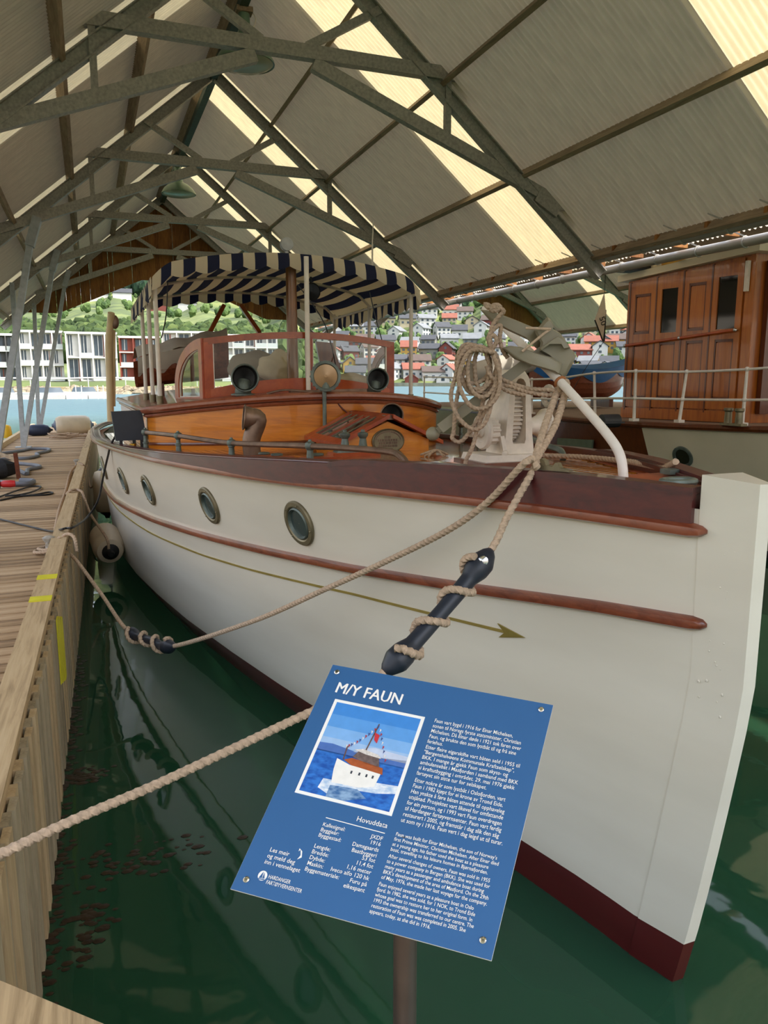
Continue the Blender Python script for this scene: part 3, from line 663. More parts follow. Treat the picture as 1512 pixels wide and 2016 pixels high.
def hull_mat():
    m, nt, b = M_HULL, M_HULL.node_tree, M_HULL.node_tree.nodes['Principled BSDF']
    tc = N(nt, 'ShaderNodeTexCoord'); sx = N(nt, 'ShaderNodeSeparateXYZ'); nt.links.new(tc.outputs['Object'], sx.inputs[0])
    gt = N(nt, 'ShaderNodeMath', operation='GREATER_THAN'); gt.inputs[1].default_value = .205; nt.links.new(sx.outputs[2], gt.inputs[0])
    nz = N(nt, 'ShaderNodeTexNoise'); nz.inputs['Scale'].default_value = 1.5; nz.inputs['Detail'].default_value = 6; nt.links.new(coords(nt, (1, .3, 2)), nz.inputs[0])
    wc = ramp(nt, nz.outputs[0], [(.3, lin('#dcd6c8')), (.7, lin('#eae5d8'))]); rc = ramp(nt, nz.outputs[0], [(.3, lin('#4a1418')), (.7, lin('#5e1d20'))])
    mx = N(nt, 'ShaderNodeMix', data_type='RGBA'); nt.links.new(gt.outputs[0], mx.inputs['Factor']); nt.links.new(rc, mx.inputs[6]); nt.links.new(wc, mx.inputs[7])
    nt.links.new(mx.outputs[2], b.inputs['Base Color']); b.inputs['Roughness'].default_value = .3; b.inputs['Coat Weight'].default_value = .25
    # plank seams: faint horizontal lines
    wv = N(nt, 'ShaderNodeTexWave', wave_type='BANDS', bands_direction='Z'); wv.inputs['Scale'].default_value = 1.15; wv.inputs['Distortion'].default_value = 0
    nt.links.new(tc.outputs['Object'], wv.inputs[0])
    pw = N(nt, 'ShaderNodeMath', operation='POWER'); pw.inputs[1].default_value = 60; nt.links.new(wv.outputs['Fac'], pw.inputs[0])
    n2 = N(nt, 'ShaderNodeTexNoise'); n2.inputs['Scale'].default_value = 2.0; nt.links.new(tc.outputs['Object'], n2.inputs[0])
    ml = N(nt, 'ShaderNodeMath', operation='MULTIPLY'); nt.links.new(pw.outputs[0], ml.inputs[0]); nt.links.new(n2.outputs[0], ml.inputs[1])
    bump(nt, b, ml.outputs[0], -.10, .01)
hull_mat()
yacht = thing('motor_yacht', 'white wooden motor yacht with varnished deckhouse and striped awning', 'yacht', BO, BY)
b = MB(); ST = [0, .1, .25, .45, .7, 1, 1.4, 1.9, 2.5, 3.2, 4, 5, 6, 7, 8, 9, 10.5, 12, 13.5, 15, 15.6]
ZF = [0, .12, .25, .4, .55, .7, .85, 1.0]
def hull_pt(side, s0, f):
    zk = lerp_tab(s0, KK, KZ); zs = shz(s0) - .05
    # f in 0..1 under water up to ZW, 1..2 topsides
    z = zk + (ZW - zk) * f if f <= 1 else ZW + (zs - ZW) * (f - 1)
    s = s0
    if s0 < 1.4: s = s0 + (s_stem(z) + .1) * (1 - s0 / 1.4)
    return Vector((side * max(.012, hb(s, z)) if s0 > 0 else side * (.06 if z > -.3 else .03), s, z))
for side in (-1, 1):
    nr_ = 22
    o = len(b.v)
    for s0 in ST:
        for j in range(nr_ + 1): b.v.append(hull_pt(side, s0, 2 * j / nr_))
    for i in range(len(ST) - 1):
        for j in range(nr_):
            a = o + i * (nr_ + 1) + j; b.f.append((a, a + nr_ + 1, a + nr_ + 2, a + 1))
# transom
o = len(b.v)
for side in (-1, 1):
    for j in range(23): b.v.append(hull_pt(side, 15.6, 2 * j / 22))
for j in range(22): b.f.append((o + j, o + j + 1, o + 23 + j + 1, o + 23 + j))
hull = part('hull', b, M_HULL, yacht, world=False, smooth=50)
# stem post
b = MB(); rings = []
for i in range(15):
    z = -.45 + (2.06 + .45) * i / 14; s = s_stem(z); fw = .028; bwid = max(.05, min(.09, hb(s + .17, z))) + .004
    rings.append([Vector((-fw, s - .02, z)), Vector((fw, s - .02, z)), Vector((bwid, s + .17, z)), Vector((-bwid, s + .17, z))])
rings[-1] = [p + Vector((0, 0, .0 if k < 2 else .015)) for k, p in enumerate(rings[-1])]
for a, c in zip(rings, rings[1:]): b.hexa(a, c)
b2 = MB(); o = 0
for r_ in rings: b2.v += r_
for i in range(len(rings) - 1):
    for k in range(4): b2.f.append((i * 4 + k, i * 4 + (k + 1) % 4, (i + 1) * 4 + (k + 1) % 4, (i + 1) * 4 + k))
b2.f.append((3, 2, 1, 0)); q = (len(rings) - 1) * 4; b2.f.append((q, q + 1, q + 2, q + 3))
# paint blisters on the stem
for i in range(22):
    z = random.uniform(1.15, 1.98); s = s_stem(z) + random.uniform(.04, .14); t_ = (s - s_stem(z) + .02) / .19
    b2.ball((-(.028 + (.057) * t_) - .000, s, z), random.choice((.003, .004, .004, .006)), 8, 6, (.5, 1, 1))
part('stem_post', b2, M_HULL, yacht, world=False, smooth=30)
# rails that follow the hull
def along(side, zf, out=0.0, s0=.06, s1=15.5, n=70, bf=None):
    P = []
    for i in range(n + 1):
        s = s0 + (s1 - s0) * (i / n) ** 1.6; z = zf(s); P.append(Vector((side * ((bf or hb)(s, z) + out), s, z)))
    return P
def strake(name, side, zf, hgt, out, mat, s0, s1, n=70, bf=None, rnd=True, parent=None, inn=.01):
    b = MB(); P = along(side, zf, 0, s0, s1, n, bf); N_ = len(P)
    prof = ([(-inn, -.5), (out * .55, -.5), (out * .95, -.3), (out, 0), (out * .95, .3), (out * .55, .5), (-inn, .5)] if rnd else [(-inn, -.5), (out, -.5), (out, .5), (-inn, .5)])
    o = len(b.v); m = len(prof)
    for i, p in enumerate(P):
        d = (P[min(i + 1, N_ - 1)] - P[max(i - 1, 0)]); nrm = Vector((d.y, -d.x, 0)).normalized() * (1 if side > 0 else -1)
        k = min(1, .25 + i * .5) if rnd else 1
        hh = hgt(p.y) if callable(hgt) else hgt
        for ox, oz in prof: b.v.append(p + nrm * ox * k + Vector((0, 0, oz * hh * (k if rnd else 1))))
    for i in range(N_ - 1):
        for j in range(m):
            b.f.append((o + i * m + j, o + i * m + (j + 1) % m, o + (i + 1) * m + (j + 1) % m, o + (i + 1) * m + j))
    b.f.append(tuple(o + j for j in range(m))); b.f.append(tuple(o + (N_ - 1) * m + j for j in reversed(range(m))))
    return part(name, b, mat, parent or yacht, world=False)
capz = lambda s: shz(s)
rub1 = lambda s: lerp_tab(s, *RUB1)
bulw = lambda s: max(.012, capz(s) - rub1(s))
def step(s): return .03 if s < 1.72 else (.03 - .03 * min(1, (s - 1.72) / .12))
for side in (-1, 1):
    strake('bulwark', side, lambda s: capz(s) - bulw(s) / 2, lambda s: bulw(s), .03, M_DKRED, .05, 15.4, rnd=False, bf=lambda s, z: shb(s) - .005, inn=.05)
    strake('cap_rail', side, lambda s: capz(s) + .004, .018, .036, M_DKRED, .05, 15.4, rnd=True, bf=lambda s, z: shb(s) - .015, inn=.06)
    strake('rubbing_strake', side, lambda s: rub1(s), .05, .055, M_RUB, .0, 15.4)
    strake('rubbing_strake', side, lambda s: lerp_tab(s, [0, .4, 1.05, 1.86, 2.82, 3.56, 5.19, 6.96, 9, 15], [1.535, 1.504, 1.441, 1.37, 1.301, 1.252, 1.153, 1.069, 1.02, 1.0]), .05, .04, M_RUB, -.02, 15.2)
    strake('cove_line', side, lambda s: lerp_tab(s, [.75, 1.91, 3.11, 4.0, 5.46, 7.36, 15], [1.278, 1.208, 1.102, 1.038, .965, .93, .9]), .014, .005, M_GOLD, .86, 15, rnd=False)
    # arrow head
    b = MB(); pts = [(.76, 1.272), (.9, 1.303), (.865, 1.267), (.9, 1.235)]
    lo = [Vector((side * (hb(s, z) + .002), s, z)) for s, z in pts]; hi = [Vector((side * (hb(s, z) + .008), s, z)) for s, z in pts]; b.hexa(lo, hi); part('arrow_head', b, M_GOLD, yacht, world=False)
# raised bow part of the bulwark
for side in (-1, 1):
    strake('bow_bulwark', side, lambda s: capz(s) + .012 - (0 if s < 1.7 else .02 * (s - 1.7) / .15), .03, .034, M_DKRED, .05, 1.85, rnd=False, bf=lambda s, z: shb(s) - .006, inn=.05, n=24)
# portholes
M_PGL = plain('porthole glass', '#3b4a4a', .08, 0, .1, 4, coat=.4)
for side in (-1, 1):
    for (s, z) in ((2.29, 1.567), (3.47, 1.516), (4.9, 1.455), (5.95, 1.42), (7.6, 1.38)):
        d1 = Vector((side * (hb(s + .1, z) - hb(s - .1, z)), .2, 0)).normalized(); up = Vector((side * (hb(s, z + .1) - hb(s, z - .1)), 0, .2)).normalized()
        nrm = d1.cross(up).normalized()
        if nrm.x * side < 0: nrm = -nrm
        up = nrm.cross(d1).normalized(); Mx = Matrix((d1, up, nrm)).transposed().to_4x4(); Mx.translation = Vector((side * hb(s, z), s, z))
        b = MB(); b.lathe([(.142, -.02), (.142, .008), (.136, .016), (.112, .018), (.104, .012), (.098, -.02)], 32, Mx); ring = part('porthole', b, M_BRONZE, yacht, world=False)
        b = MB(); b.lathe([(.1, .012), (.092, .02), (.085, .01), (.082, -.004)], 32, Mx); part('glass_frame', b, M_GREENB, ring, world=False)
        b = MB(); b.lathe([(.098, .002), (.001, .004)], 32, Mx); part('glass', b, M_PGL, ring, world=False)
        for a in (.8, 2.9, 4.4, 5.6):
            b = MB(); b.ball(Mx @ Vector((.124 * math.cos(a), .124 * math.sin(a), .018)), .006, 8, 5); part('screw', b, M_BRONZE, ring, world=False)
# ---------------------------------------------------------------- deck
def dkz(s, x=0): bq = max(.1, shb(s)); return shz(s) - .05 + .035 * (1 - min(1, (x / bq) ** 2))
b = MB()
b.grid(lambda u, v: ((2 * v - 1) * (shb(.12 + 15 * u) - .045), .12 + 15 * u, dkz(.12 + 15 * u, (2 * v - 1) * shb(.12 + 15 * u)) - .012), 60, 12)
deck = part('deck', b, plain('dark deck seam', '#24160c', .5, 0, .2, 9), yacht, world=False)
pw_ = .062; k = -30
while k <= 30:
    xa, xb = (k - .5) * pw_ + .003, (k + .5) * pw_ - .003; xm = max(abs(xa), abs(xb))
    ss = [s for s in [.2 + .02 * i for i in range(600)] if shb(s) - .12 > xm]
    if ss and ss[0] < 9:
        s0 = ss[0]; b = MB(); m = 8; s1 = 10.
        P = []
        for i in range(m + 1):
            s = s0 + (s1 - s0) * i / m
            for x, dz in ((xa, 0), (xb, 0), (xb, -.012), (xa, -.012)): P.append(Vector((x, s, dkz(s, x) + dz)))
        F_ = [(0, 1, 2, 3), tuple(m * 4 + j for j in (3, 2, 1, 0))]
        for i in range(m):
            for j in range(4): F_.append((i * 4 + j, i * 4 + (j + 1) % 4, i * 4 + 4 + (j + 1) % 4, i * 4 + 4 + j))
        b.add(P, F_); part('deck_plank', b, M_PLANK, deck, world=False, smooth=0)
    k += 1
for side in (-1, 1):
    b = MB(); b.grid(lambda u, v: (side * (shb(.15 + 12 * u) - .03 - v * min(.1, shb(.15 + 12 * u) - .04)), .15 + 12 * u, dkz(.15 + 12 * u, shb(.15 + 12 * u) - .05) + .006), 60, 2); part('margin_plank', b, M_RED, deck, world=False)
b = MB(); b.prism([(-.13, .1), (.13, .1), (.3, .6), (-.3, .6)], Matrix.Translation((0, 0, dkz(.3) + .0)), .014); part('bow_king_plank', b, M_RED, deck, world=False)
# ---------------------------------------------------------------- deckhouse trunk
TH_ = 1.5
def tr_s(x): return 4.3 + 1.2 * (abs(x) / TH_) ** 2
def tr_z(x): return 2.115 + .15 * (1 - min(1, (x / TH_) ** 2))
plan = [(TH_ * (-1 + 2 * i / 40), tr_s(TH_ * (-1 + 2 * i / 40))) for i in range(41)]
plan = [(-1.5, 10.2), (-1.5, 8.5), (-1.5, 7)] + plan + [(1.5, 7), (1.5, 8.5), (1.5, 10.2)]
b = MB(); n_ = len(plan); o = 0
for (x, s) in plan: b.v.append(Vector((x, s, dkz(min(s, 9), x) - .03)))
for (x, s) in plan: b.v.append(Vector((x, s, tr_z(x) if abs(x) < 1.5 else 2.115)))
for i in range(n_ - 1): b.f.append((i, i + 1, n_ + i + 1, n_ + i))
house = part('deckhouse', b, M_VARN, yacht, world=False, smooth=40)
b = MB(); b.tube([Vector((x, s, dkz(min(s, 9), x) + .055)) + Vector((0, -.012 if abs(x) < 1.49 else 0, 0)) for x, s in plan], .014, 8); part('base_moulding', b, M_CABIND, house, world=False)
def roofline(off, dz): return [Vector((x * (1 + off / 1.5), s - (off if abs(x) < 1.5 else 0), (tr_z(x) if abs(x) < 1.5 else 2.115) + dz)) for x, s in plan]
b = MB(); b.tube(roofline(.03, .012), .034, 10, up=(0, 0, 1)); b.tube(roofline(.012, -.04), .018, 8); part('roof_moulding', b, M_RUB, house, world=False)
b = MB()
def rf_(u, v):
    x = (2 * v - 1) * 1.52; s = tr_s(min(1.5, abs(x))) - .02; return (x, s + (10.2 - s) * u, tr_z(x) + .035)
b.grid(rf_, 24, 40); part('deckhouse_roof', b, M_RUB, house, world=False, smooth=40)
# ---------------------------------------------------------------- windscreen
ws = thing_ws = None
def W(x, z, ds=0): return Vector((x, 5.30 + .17 * (abs(x) / .97) ** 1.5 + ds, z))
def wzb(x): return 2.19 + .12 * (1 - (x / .97) ** 2)
def wzt(x): return 2.765 + .07 * (1 - (x / .97) ** 2)
b = MB(); nn = 20; xs = [-.97 + 1.94 * i / nn for i in range(nn + 1)]
def rail(zf, h, t, x0=-.97, x1=.97):
    b = MB(); n = 16; P = []
    for i in range(n + 1):
        x = x0 + (x1 - x0) * i / n
        P += [W(x, zf(x) + dz, d) for dz, d in ((0, -t / 2), (h, -t / 2), (h, t / 2), (0, t / 2))]
    F_ = [(3, 2, 1, 0), tuple(n * 4 + j for j in range(4))]
    for i in range(n):
        for j in range(4): F_.append((i * 4 + j, i * 4 + 4 + j, i * 4 + 4 + (j + 1) % 4, i * 4 + (j + 1) % 4))
    b.add(P, F_); return b
scr = part('windscreen', rail(lambda x: wzb(x) - .02, .14, .05), M_RED, yacht, world=False, smooth=30)
part('top_rail', rail(lambda x: wzt(x) - .03, .062, .055), wood('orange varnish rail', '#8c3c14', '#b0551f', (2, 2, 2), **VARN), scr, world=False, smooth=30)
for x in (-.93, 0.02, .935):
    b = MB(); b.beam(W(x, wzb(x)), W(x, wzt(x) - .01), .085 if abs(x) > .1 else .06, .055, up=(0, 1, 0)); part('post', b, M_RED, scr, world=False)
for x0, x1 in ((-.885, -.012), (.055, .888)):
    b = MB(); b.grid(lambda u, v: W(x0 + (x1 - x0) * u, (wzb(x0 + (x1 - x0) * u) + .11) * (1 - v) + (wzt(x0 + (x1 - x0) * u) - .03) * v), 10, 2); part('pane', b, M_GLASS, scr, world=False)
    for xe in (x0, x1):
        b = MB(); b.beam(W(xe, wzb(xe) + .11), W(xe, wzt(xe) - .03), .012, .03, up=(0, 1, 0)); part('glazing_bead', b, M_WHITEP, scr, world=False)
for side in (-1, 1):       # arched side windows
    def SW(t, z): return Vector((side * (.97 + .14 * t), 5.47 + 1.0 * t, z))
    zb0 = 2.13
    outer = [(0, zb0), (0, 2.80)] + [(1 - (1 - math.sin(a)) * 1.0 if False else math.sin(a) * 1.0, zb0 + .22 + .45 * math.cos(a) + .0) for a in [.12 + (math.pi / 2 - .12) * i / 12 for i in range(13)]] + [(1.0, zb0)]
    inner = [(.1, zb0 + .12), (.1, 2.70)] + [(.04 + math.sin(a) * .82, zb0 + .2 + .37 * math.cos(a)) for a in [.12 + (math.pi / 2 - .12) * i / 12 for i in range(13)]] + [(.86, zb0 + .1)]
    b = MB(); n = len(outer); P = []
    for off in (-.022, .022):
        P += [SW(t, z) + Vector((side * off, 0, 0)) for t, z in outer] + [SW(t, z) + Vector((side * off, 0, 0)) for t, z in inner]
    F_ = []
    for i in range(n):
        j = (i + 1) % n
        F_ += [(i, j, n + j, n + i), (2 * n + j, 2 * n + i, 3 * n + i, 3 * n + j), (i, 2 * n + i, 2 * n + j, j), (n + i, n + j, 3 * n + j, 3 * n + i)]
    b.add(P, F_); fr_ = part('side_window', b, M_RED, scr, world=False, smooth=30)
    b = MB(); b.add([SW(t, z) for t, z in inner], [tuple(range(n))]); part('pane', b, M_GLASS, yacht, world=False)
    b = MB(); b.tube([SW(t, z) + Vector((-side * .0, 0, 0)) for t, z in inner], .012, 6, closed=True); part('window_seal', b, M_WHITEP, yacht, world=False)
# ================================================================== yacht fittings
def stripe_mat():
    m, nt, b = mk('navy and cream striped awning'); b.inputs['Roughness'].default_value = .85; out = nt.nodes['Material Output']
    uv = N(nt, 'ShaderNodeUVMap'); sx = N(nt, 'ShaderNodeSeparateXYZ'); nt.links.new(uv.outputs[0], sx.inputs[0])
    dv = N(nt, 'ShaderNodeMath', operation='DIVIDE'); dv.inputs[1].default_value = .232; nt.links.new(sx.outputs[0], dv.inputs[0])
    fr = N(nt, 'ShaderNodeMath', operation='FRACT'); nt.links.new(dv.outputs[0], fr.inputs[0]); gt = N(nt, 'ShaderNodeMath', operation='GREATER_THAN'); gt.inputs[1].default_value = .5; nt.links.new(fr.outputs[0], gt.inputs[0])
    mx = N(nt, 'ShaderNodeMix', data_type='RGBA'); mx.inputs[6].default_value = lin('#e3d8c2'); mx.inputs[7].default_value = lin('#1a2140'); nt.links.new(gt.outputs[0], mx.inputs['Factor'])
    nt.links.new(mx.outputs[2], b.inputs['Base Color'])
    t = N(nt, 'ShaderNodeBsdfTranslucent'); nt.links.new(mx.outputs[2], t.inputs[0]); ms = N(nt, 'ShaderNodeMixShader'); ms.inputs[0].default_value = .35
    nt.links.new(b.outputs[0], ms.inputs[1]); nt.links.new(t.outputs[0], ms.inputs[2]); nt.links.new(ms.outputs[0], out.inputs[0]); return m
M_STRIPE = stripe_mat()
BH, BS0, BS1 = 1.38, 5.72, 8.6
def can(x): q = abs(x) / BH; return 3.47 + .19 * (1 - q * q) - (.10 * max(0, (q - .86) / .14) ** 1.6)
ARC = [0]; XSN = [-BH + 2 * BH * i / 60 for i in range(61)]
for a, c in zip(XSN, XSN[1:]): ARC.append(ARC[-1] + math.hypot(c - a, can(c) - can(a)))
def sag(u, x): return -.03 * math.sin(math.pi * ((u * 2) % 1))
b = MB(); b.grid(lambda u, v: (XSN[round(v * 60)], BS0 + (BS1 - BS0) * u, can(XSN[round(v * 60)]) + sag(u, 0) - .06 * u), 16, 60, uvf=lambda u, v: (ARC[round(v * 60)], u))
aw = part('awning', b, M_STRIPE, yacht, world=False, smooth=60)
def val_front(s, drop, dirn, zz=0):
    b = MB(); n = 240
    def fn(u, v):
        d = ARC[-1] * u; k = 0
        while k < 59 and ARC[k + 1] < d: k += 1
        t = (d - ARC[k]) / max(1e-6, ARC[k + 1] - ARC[k]); x = XSN[k] + (XSN[k + 1] - XSN[k]) * t
        sc_ = abs(math.sin(math.pi * d / .232)); L = drop * (.78 + .22 * sc_)
        return (x * (1 + .01 * v), s + dirn * (.012 + .03 * math.sin(v * 2.2)), can(x) + zz - v * L)
    b.grid(fn, n, 5, uvf=lambda u, v: (ARC[-1] * u, v)); return b
part('front_valance', val_front(BS0, .165, -1), M_STRIPE, yacht, world=False, smooth=60)
part('rear_valance', val_front(BS1, .16, 1, -.06), M_STRIPE, yacht, world=False, smooth=60)
for side in (-1, 1):
    b = MB()
    def fn(u, v):
        d = (BS1 - BS0) * u; sc_ = abs(math.sin(math.pi * d / .232)); wob = .02 * math.sin(d * 17) * v
        return (side * (BH + .015 + wob), BS0 + d, can(BH) - .06 * u - v * .2 * (.8 + .2 * sc_))
    b.grid(fn, 150, 4, uvf=lambda u, v: ((BS1 - BS0) * u, v)); part('side_valance', b, M_STRIPE, yacht, world=False, smooth=60)
    b = MB(); b.tube([(side * (BH - .02), BS0 + .03, can(BH) - .05), (side * (BH - .02), BS1, can(BH) - .1)], .016, 8); part('awning_rail', b, M_WHITEP, aw, world=False)
for s in (BS0 + .05, 7.15, BS1 - .05):
    b = MB(); b.tube([(x * .985, s, can(x) - .03 - .06 * (s - BS0) / (BS1 - BS0)) for x in XSN[::3]], .016, 8); part('awning_bow', b, M_WHITEP, aw, world=False)
for side in (-1, 1):
    for s in (5.85, 6.6, 7.45) if side < 0 else (5.85, 7.15, 8.55):
        x = side * (BH - .03)
        b = MB(); b.tube([(x, s, 2.15), (x, s, can(BH) - .04)], .022, 10); po = part('awning_pole', b, M_WHITEP, yacht, world=False)
        b = MB(); b.lathe([(.055, 0), (.055, .015), (.032, .02), (.032, .11)], 12, Matrix.Translation((x, s, 2.145))); part('pole_socket', b, M_BRONZE, po, world=False)
q = bs(605, 640, 5.22)
b = MB(); b.tube([(q.x, 5.22, 2.31), (q.x, 5.22, 3.56)], .024, 12); part('centre_pole', b, M_WHITEP, yacht, world=False)
q = bs(574, 600, 5.95)
b = MB(); b.tube([(q.x, 5.95, 2.2), (q.x, 5.95, 3.62)], [.062, .055], 14); part('mast', b, wood('brown mast varnish', '#6e4420', '#94602c', (4, 4, .5), **VARN), yacht, world=False)
b = MB(); b.tube([bs(733, 480, 7.6), bs(735, 435, 7.6)], .008, 6); b.tube([bs(733, 480, 7.6), bs(733, 480, 7.6) - Vector((0, 0, .3))], .012, 6); part('antenna', b, M_WHITEP, yacht, world=False)
c = bs(564, 481, 6.5); Mx = Matrix.Translation(c) @ Matrix.Rotation(math.pi / 2, 4, 'X')
b = MB(); b.lathe([(.001, -.1), (.05, -.08), (.07, -.03), (.075, .02), (.068, .03), (.001, .035)], 18, Mx); b.tube([c, c - Vector((0, 0, .25))], .02, 8); part('mast_light', b, M_STEELP, yacht, world=False)
for a, c in (((440, 602), (409, 662)), ((474, 602), (511, 655))):
    b = MB(); b.beam(bs(*a, 8.45), bs(*c, 8.2), .05, .07, up=(0, 1, 0)); part('boom_crutch', b, wood('orange varnish strut', '#9a4416', '#bb5d22', (2, 2, 2), **VARN), yacht, world=False)
# radar-like horn under the awning and stay wires
b = MB(); Mx = Matrix.Translation(bs(612, 575, 6.6)) @ Matrix.Rotation(math.pi / 2, 4, 'X'); b.lathe([(.001, -.1), (.06, -.08), (.1, .05), (.085, .06), (.001, .03)], 18, Mx); b.tube([bs(612, 575, 6.6), bs(612, 545, 6.6)], .012, 6); part('horn', b, M_BLACK, yacht, world=False)
for pts in ([bs(586, 560, 5.6), bs(640, 640, 5.5), bs(665, 740, 5.2)], [bs(728, 575, 6.2), bs(738, 620, 6.2), bs(752, 670, 6.2)], [bs(330, 555, 5.8), bs(327, 620, 5.8), bs(318, 665, 6.3)]):
    b = MB(); b.tube(cr(pts, 5), .006, 5); part('stay_wire', b, M_BLACK, yacht, world=False)
# ventilator cowls
def cowl(base, top_c, r, dirv, mat, neck=.62, label=None):
    base, top_c, dirv = Vector(base), Vector(top_c), Vector(dirv).normalized()
    P = cr([base, base + (Vector((top_c.x, top_c.y, base.z)) - base) * .2 + Vector((0, 0, (top_c.z - base.z) * .45)), top_c - dirv * r * .9 + Vector((0, 0, -r * .15)), top_c - dirv * r * .35, top_c + dirv * .02], 6)
    n = len(P); R = [r * (neck + (1 - neck) * max(0, (i / (n - 1) - .45) / .55) ** 1.2) for i in range(n)]
    b = MB(); b.tube(P, R, 22, cap=False, up=(1, 0, 0)); o = part('ventilator_cowl', b, mat, yacht, world=False, label=label, smooth=60)
    b = MB(); Mx = Matrix.Translation(P[-1]) @ dirv.to_track_quat('Z', 'Y').to_matrix().to_4x4()
    b.tube([Mx @ Vector((r * 1.02 * math.cos(a), r * 1.02 * math.sin(a), 0)) for a in [2 * math.pi * k / 24 for k in range(24)]], r * .07, 8, closed=True); part('rim', b, mat, o, world=False)
    b = MB(); b.lathe([(r * .93, -.01), (r * .8, -r * .5), (.001, -r * .9)], 20, Mx); part('throat', b, M_DARKIN, o, world=False)
    b = MB(); b.lathe([(r * .95, 0), (r * .95, .012), (r * .64, .02), (r * .64, .05)], 18, Matrix.Translation(base)); part('flange', b, mat, o, world=False)
c = bs(482, 744, 5.0); cowl((c.x, 5.1, tr_z(c.x) + .035), (c.x, 5.0, c.z), .118, (-.12, -1, 0), M_GREENB)
c = bs(743, 747, 5.0); cowl((c.x, 5.1, tr_z(c.x) + .035), (c.x, 5.0, c.z), .105, (-.12, -1, 0), M_GREENB)
c = bs(486, 822, 3.42); cowl((c.x + .035, 3.42, dkz(3.4, c.x)), (c.x + .0, 3.42, c.z), .085, (-1, .12, .12), M_COPPER, .75)
c = bs(771, 817, 4.05); cowl((c.x, 4.15, dkz(4.1, c.x)), (c.x, 4.05, c.z), .095, (-.25, -1, 0), M_COPPER)
# searchlight
c = bs(641, 741, 4.2); Mx = Matrix.Translation(c) @ Vector((-.25, -1, .05)).to_track_quat('Z', 'Y').to_matrix().to_4x4()
b = MB(); b.tube([(c.x, 4.24, dkz(4.2)), (c.x, 4.24, c.z - .1)], .018, 10); pl_ = part('searchlight_pole', b, M_GREENB, yacht, world=False)
b = MB(); b.lathe([(.001, -.14), (.07, -.125), (.115, -.06), (.125, .0), (.127, .03), (.105, .035), (.098, .02)], 30, Mx)
for k in range(20): a = 2 * math.pi * k / 20; b.ball(Mx @ Vector((.122 * math.cos(a), .122 * math.sin(a), -.02)), .012, 6, 4)
sl_ = part('searchlight', b, M_GREENB, yacht, world=False)
b = MB(); b.lathe([(.1, .02), (.05, .026), (.012, .03), (.012, .04), (.001, .04)], 30, Mx); part('lens', b, plain('old brass reflector', '#8a6f50', .3, .85, .2, 6), sl_, world=False)
b = MB(); b.lathe([(.03, -.125), (.045, -.1), (.02, -.02)], 12, Matrix.Translation(c)); part('swivel', b, M_GREENB, sl_, world=False)
b = MB(); b.tube(cr([(c.x, 4.3, c.z - .06), bs(670, 800, 4.3), bs(690, 822, 4.25), (c.x + .2, 4.25, dkz(4.2) + .12)], 6), .007, 6); part('cable', b, plain('red brown cable', '#5a2018', .5), yacht, world=False)
b = MB(); b.tube(cr([bs(525, 775, 4.95), bs(560, 768, 4.9), bs(610, 771, 4.8), bs(650, 773, 4.6), bs(700, 785, 4.75)], 6), .01, 6); b.beam(bs(570, 772, 5.0), bs(720, 768, 5.05), .05, .03); part('wiper_cable', b, M_COPPER, yacht, world=False)
# skylight
SX, SH_, S0, S1 = .10, .35, 3.45, 4.2
zb = dkz(3.7) - .01; ze = zb + .10; zt_ = zb + .245
b = MB(); poly = [(-SH_, zb), (SH_, zb), (SH_, ze), (0, zt_), (-SH_, ze)]
b.hexa([Vector((SX + x, S0, z)) for x, z in poly], [Vector((SX + x, S1, z)) for x, z in poly]); sky_ = part('skylight', b, M_VARN, yacht, world=False)
for side in (-1, 1):
    e0 = Vector((SX + side * (SH_ + .09), 0, ze - .035)); r0 = Vector((SX + side * .015, 0, zt_ + .03))
    def SP(t, s): p = e0.lerp(r0, t); return Vector((p.x, s, p.z))
    for (t0, t1, a, c) in ((0, .14, S0 - .08, S1 + .05), (.88, 1, S0 - .08, S1 + .05), (.14, .88, S0 - .08, S0 + .02), (.14, .88, S1 - .05, S1 + .05), (.14, .88, (S0 + S1) / 2 - .02, (S0 + S1) / 2 + .02)):
        b = MB(); lo = [SP(t0, a), SP(t1, a), SP(t1, c), SP(t0, c)]; b.hexa(lo, [p + Vector((0, 0, .03)) for p in lo]); part('skylight_frame', b, M_RED, sky_, world=False)
    b = MB(); b.add([SP(.14, S0) + Vector((0, 0, .012)), SP(.88, S0) + Vector((0, 0, .012)), SP(.88, S1) + Vector((0, 0, .012)), SP(.14, S1) + Vector((0, 0, .012))], [(0, 1, 2, 3)]); part('skylight_pane', b, plain('skylight glass', '#3a3a30', .06, 0, .3, 9, coat=.6), sky_, world=False)
    for k in range(5):
        b = MB(); s = S0 + .08 + k * .14; b.tube([SP(.14, s) + Vector((0, 0, .03)), SP(.88, s) + Vector((0, 0, .03))], .005, 6); part('guard_bar', b, M_BRONZE, sky_, world=False)
for yy in (S0 - .02, S1): b = MB(); b.box((SX, yy, zt_ + .035), (.09, .06, .035)); part('ridge_hinge', b, M_COPPER, sky_, world=False)
Mx = Matrix.Translation((SX - .0, S0 - .006, zb + .095)) @ Matrix.Rotation(math.pi / 2, 4, 'X') @ Matrix.Diagonal((1.0, .72, 1, 1))
b = MB(); b.lathe([(.135, -.004), (.135, .008), (.126, .014), (.118, .008), (.001, .008)], 36, Mx); pq = part('maker_plaque', b, M_BRONZE, sky_, world=False, label='oval bronze plaque with worn raised lettering')
b = MB()
for row, wdt in ((.045, .05), (.012, .16), (-.018, .14), (-.05, .16), (-.085, .08)):
    k = -wdt / 2
    while k < wdt / 2:
        l_ = random.uniform(.006, .012); b.box(Mx @ Vector((k, row, .010)), (l_, .004, .016)); k += l_ + .005
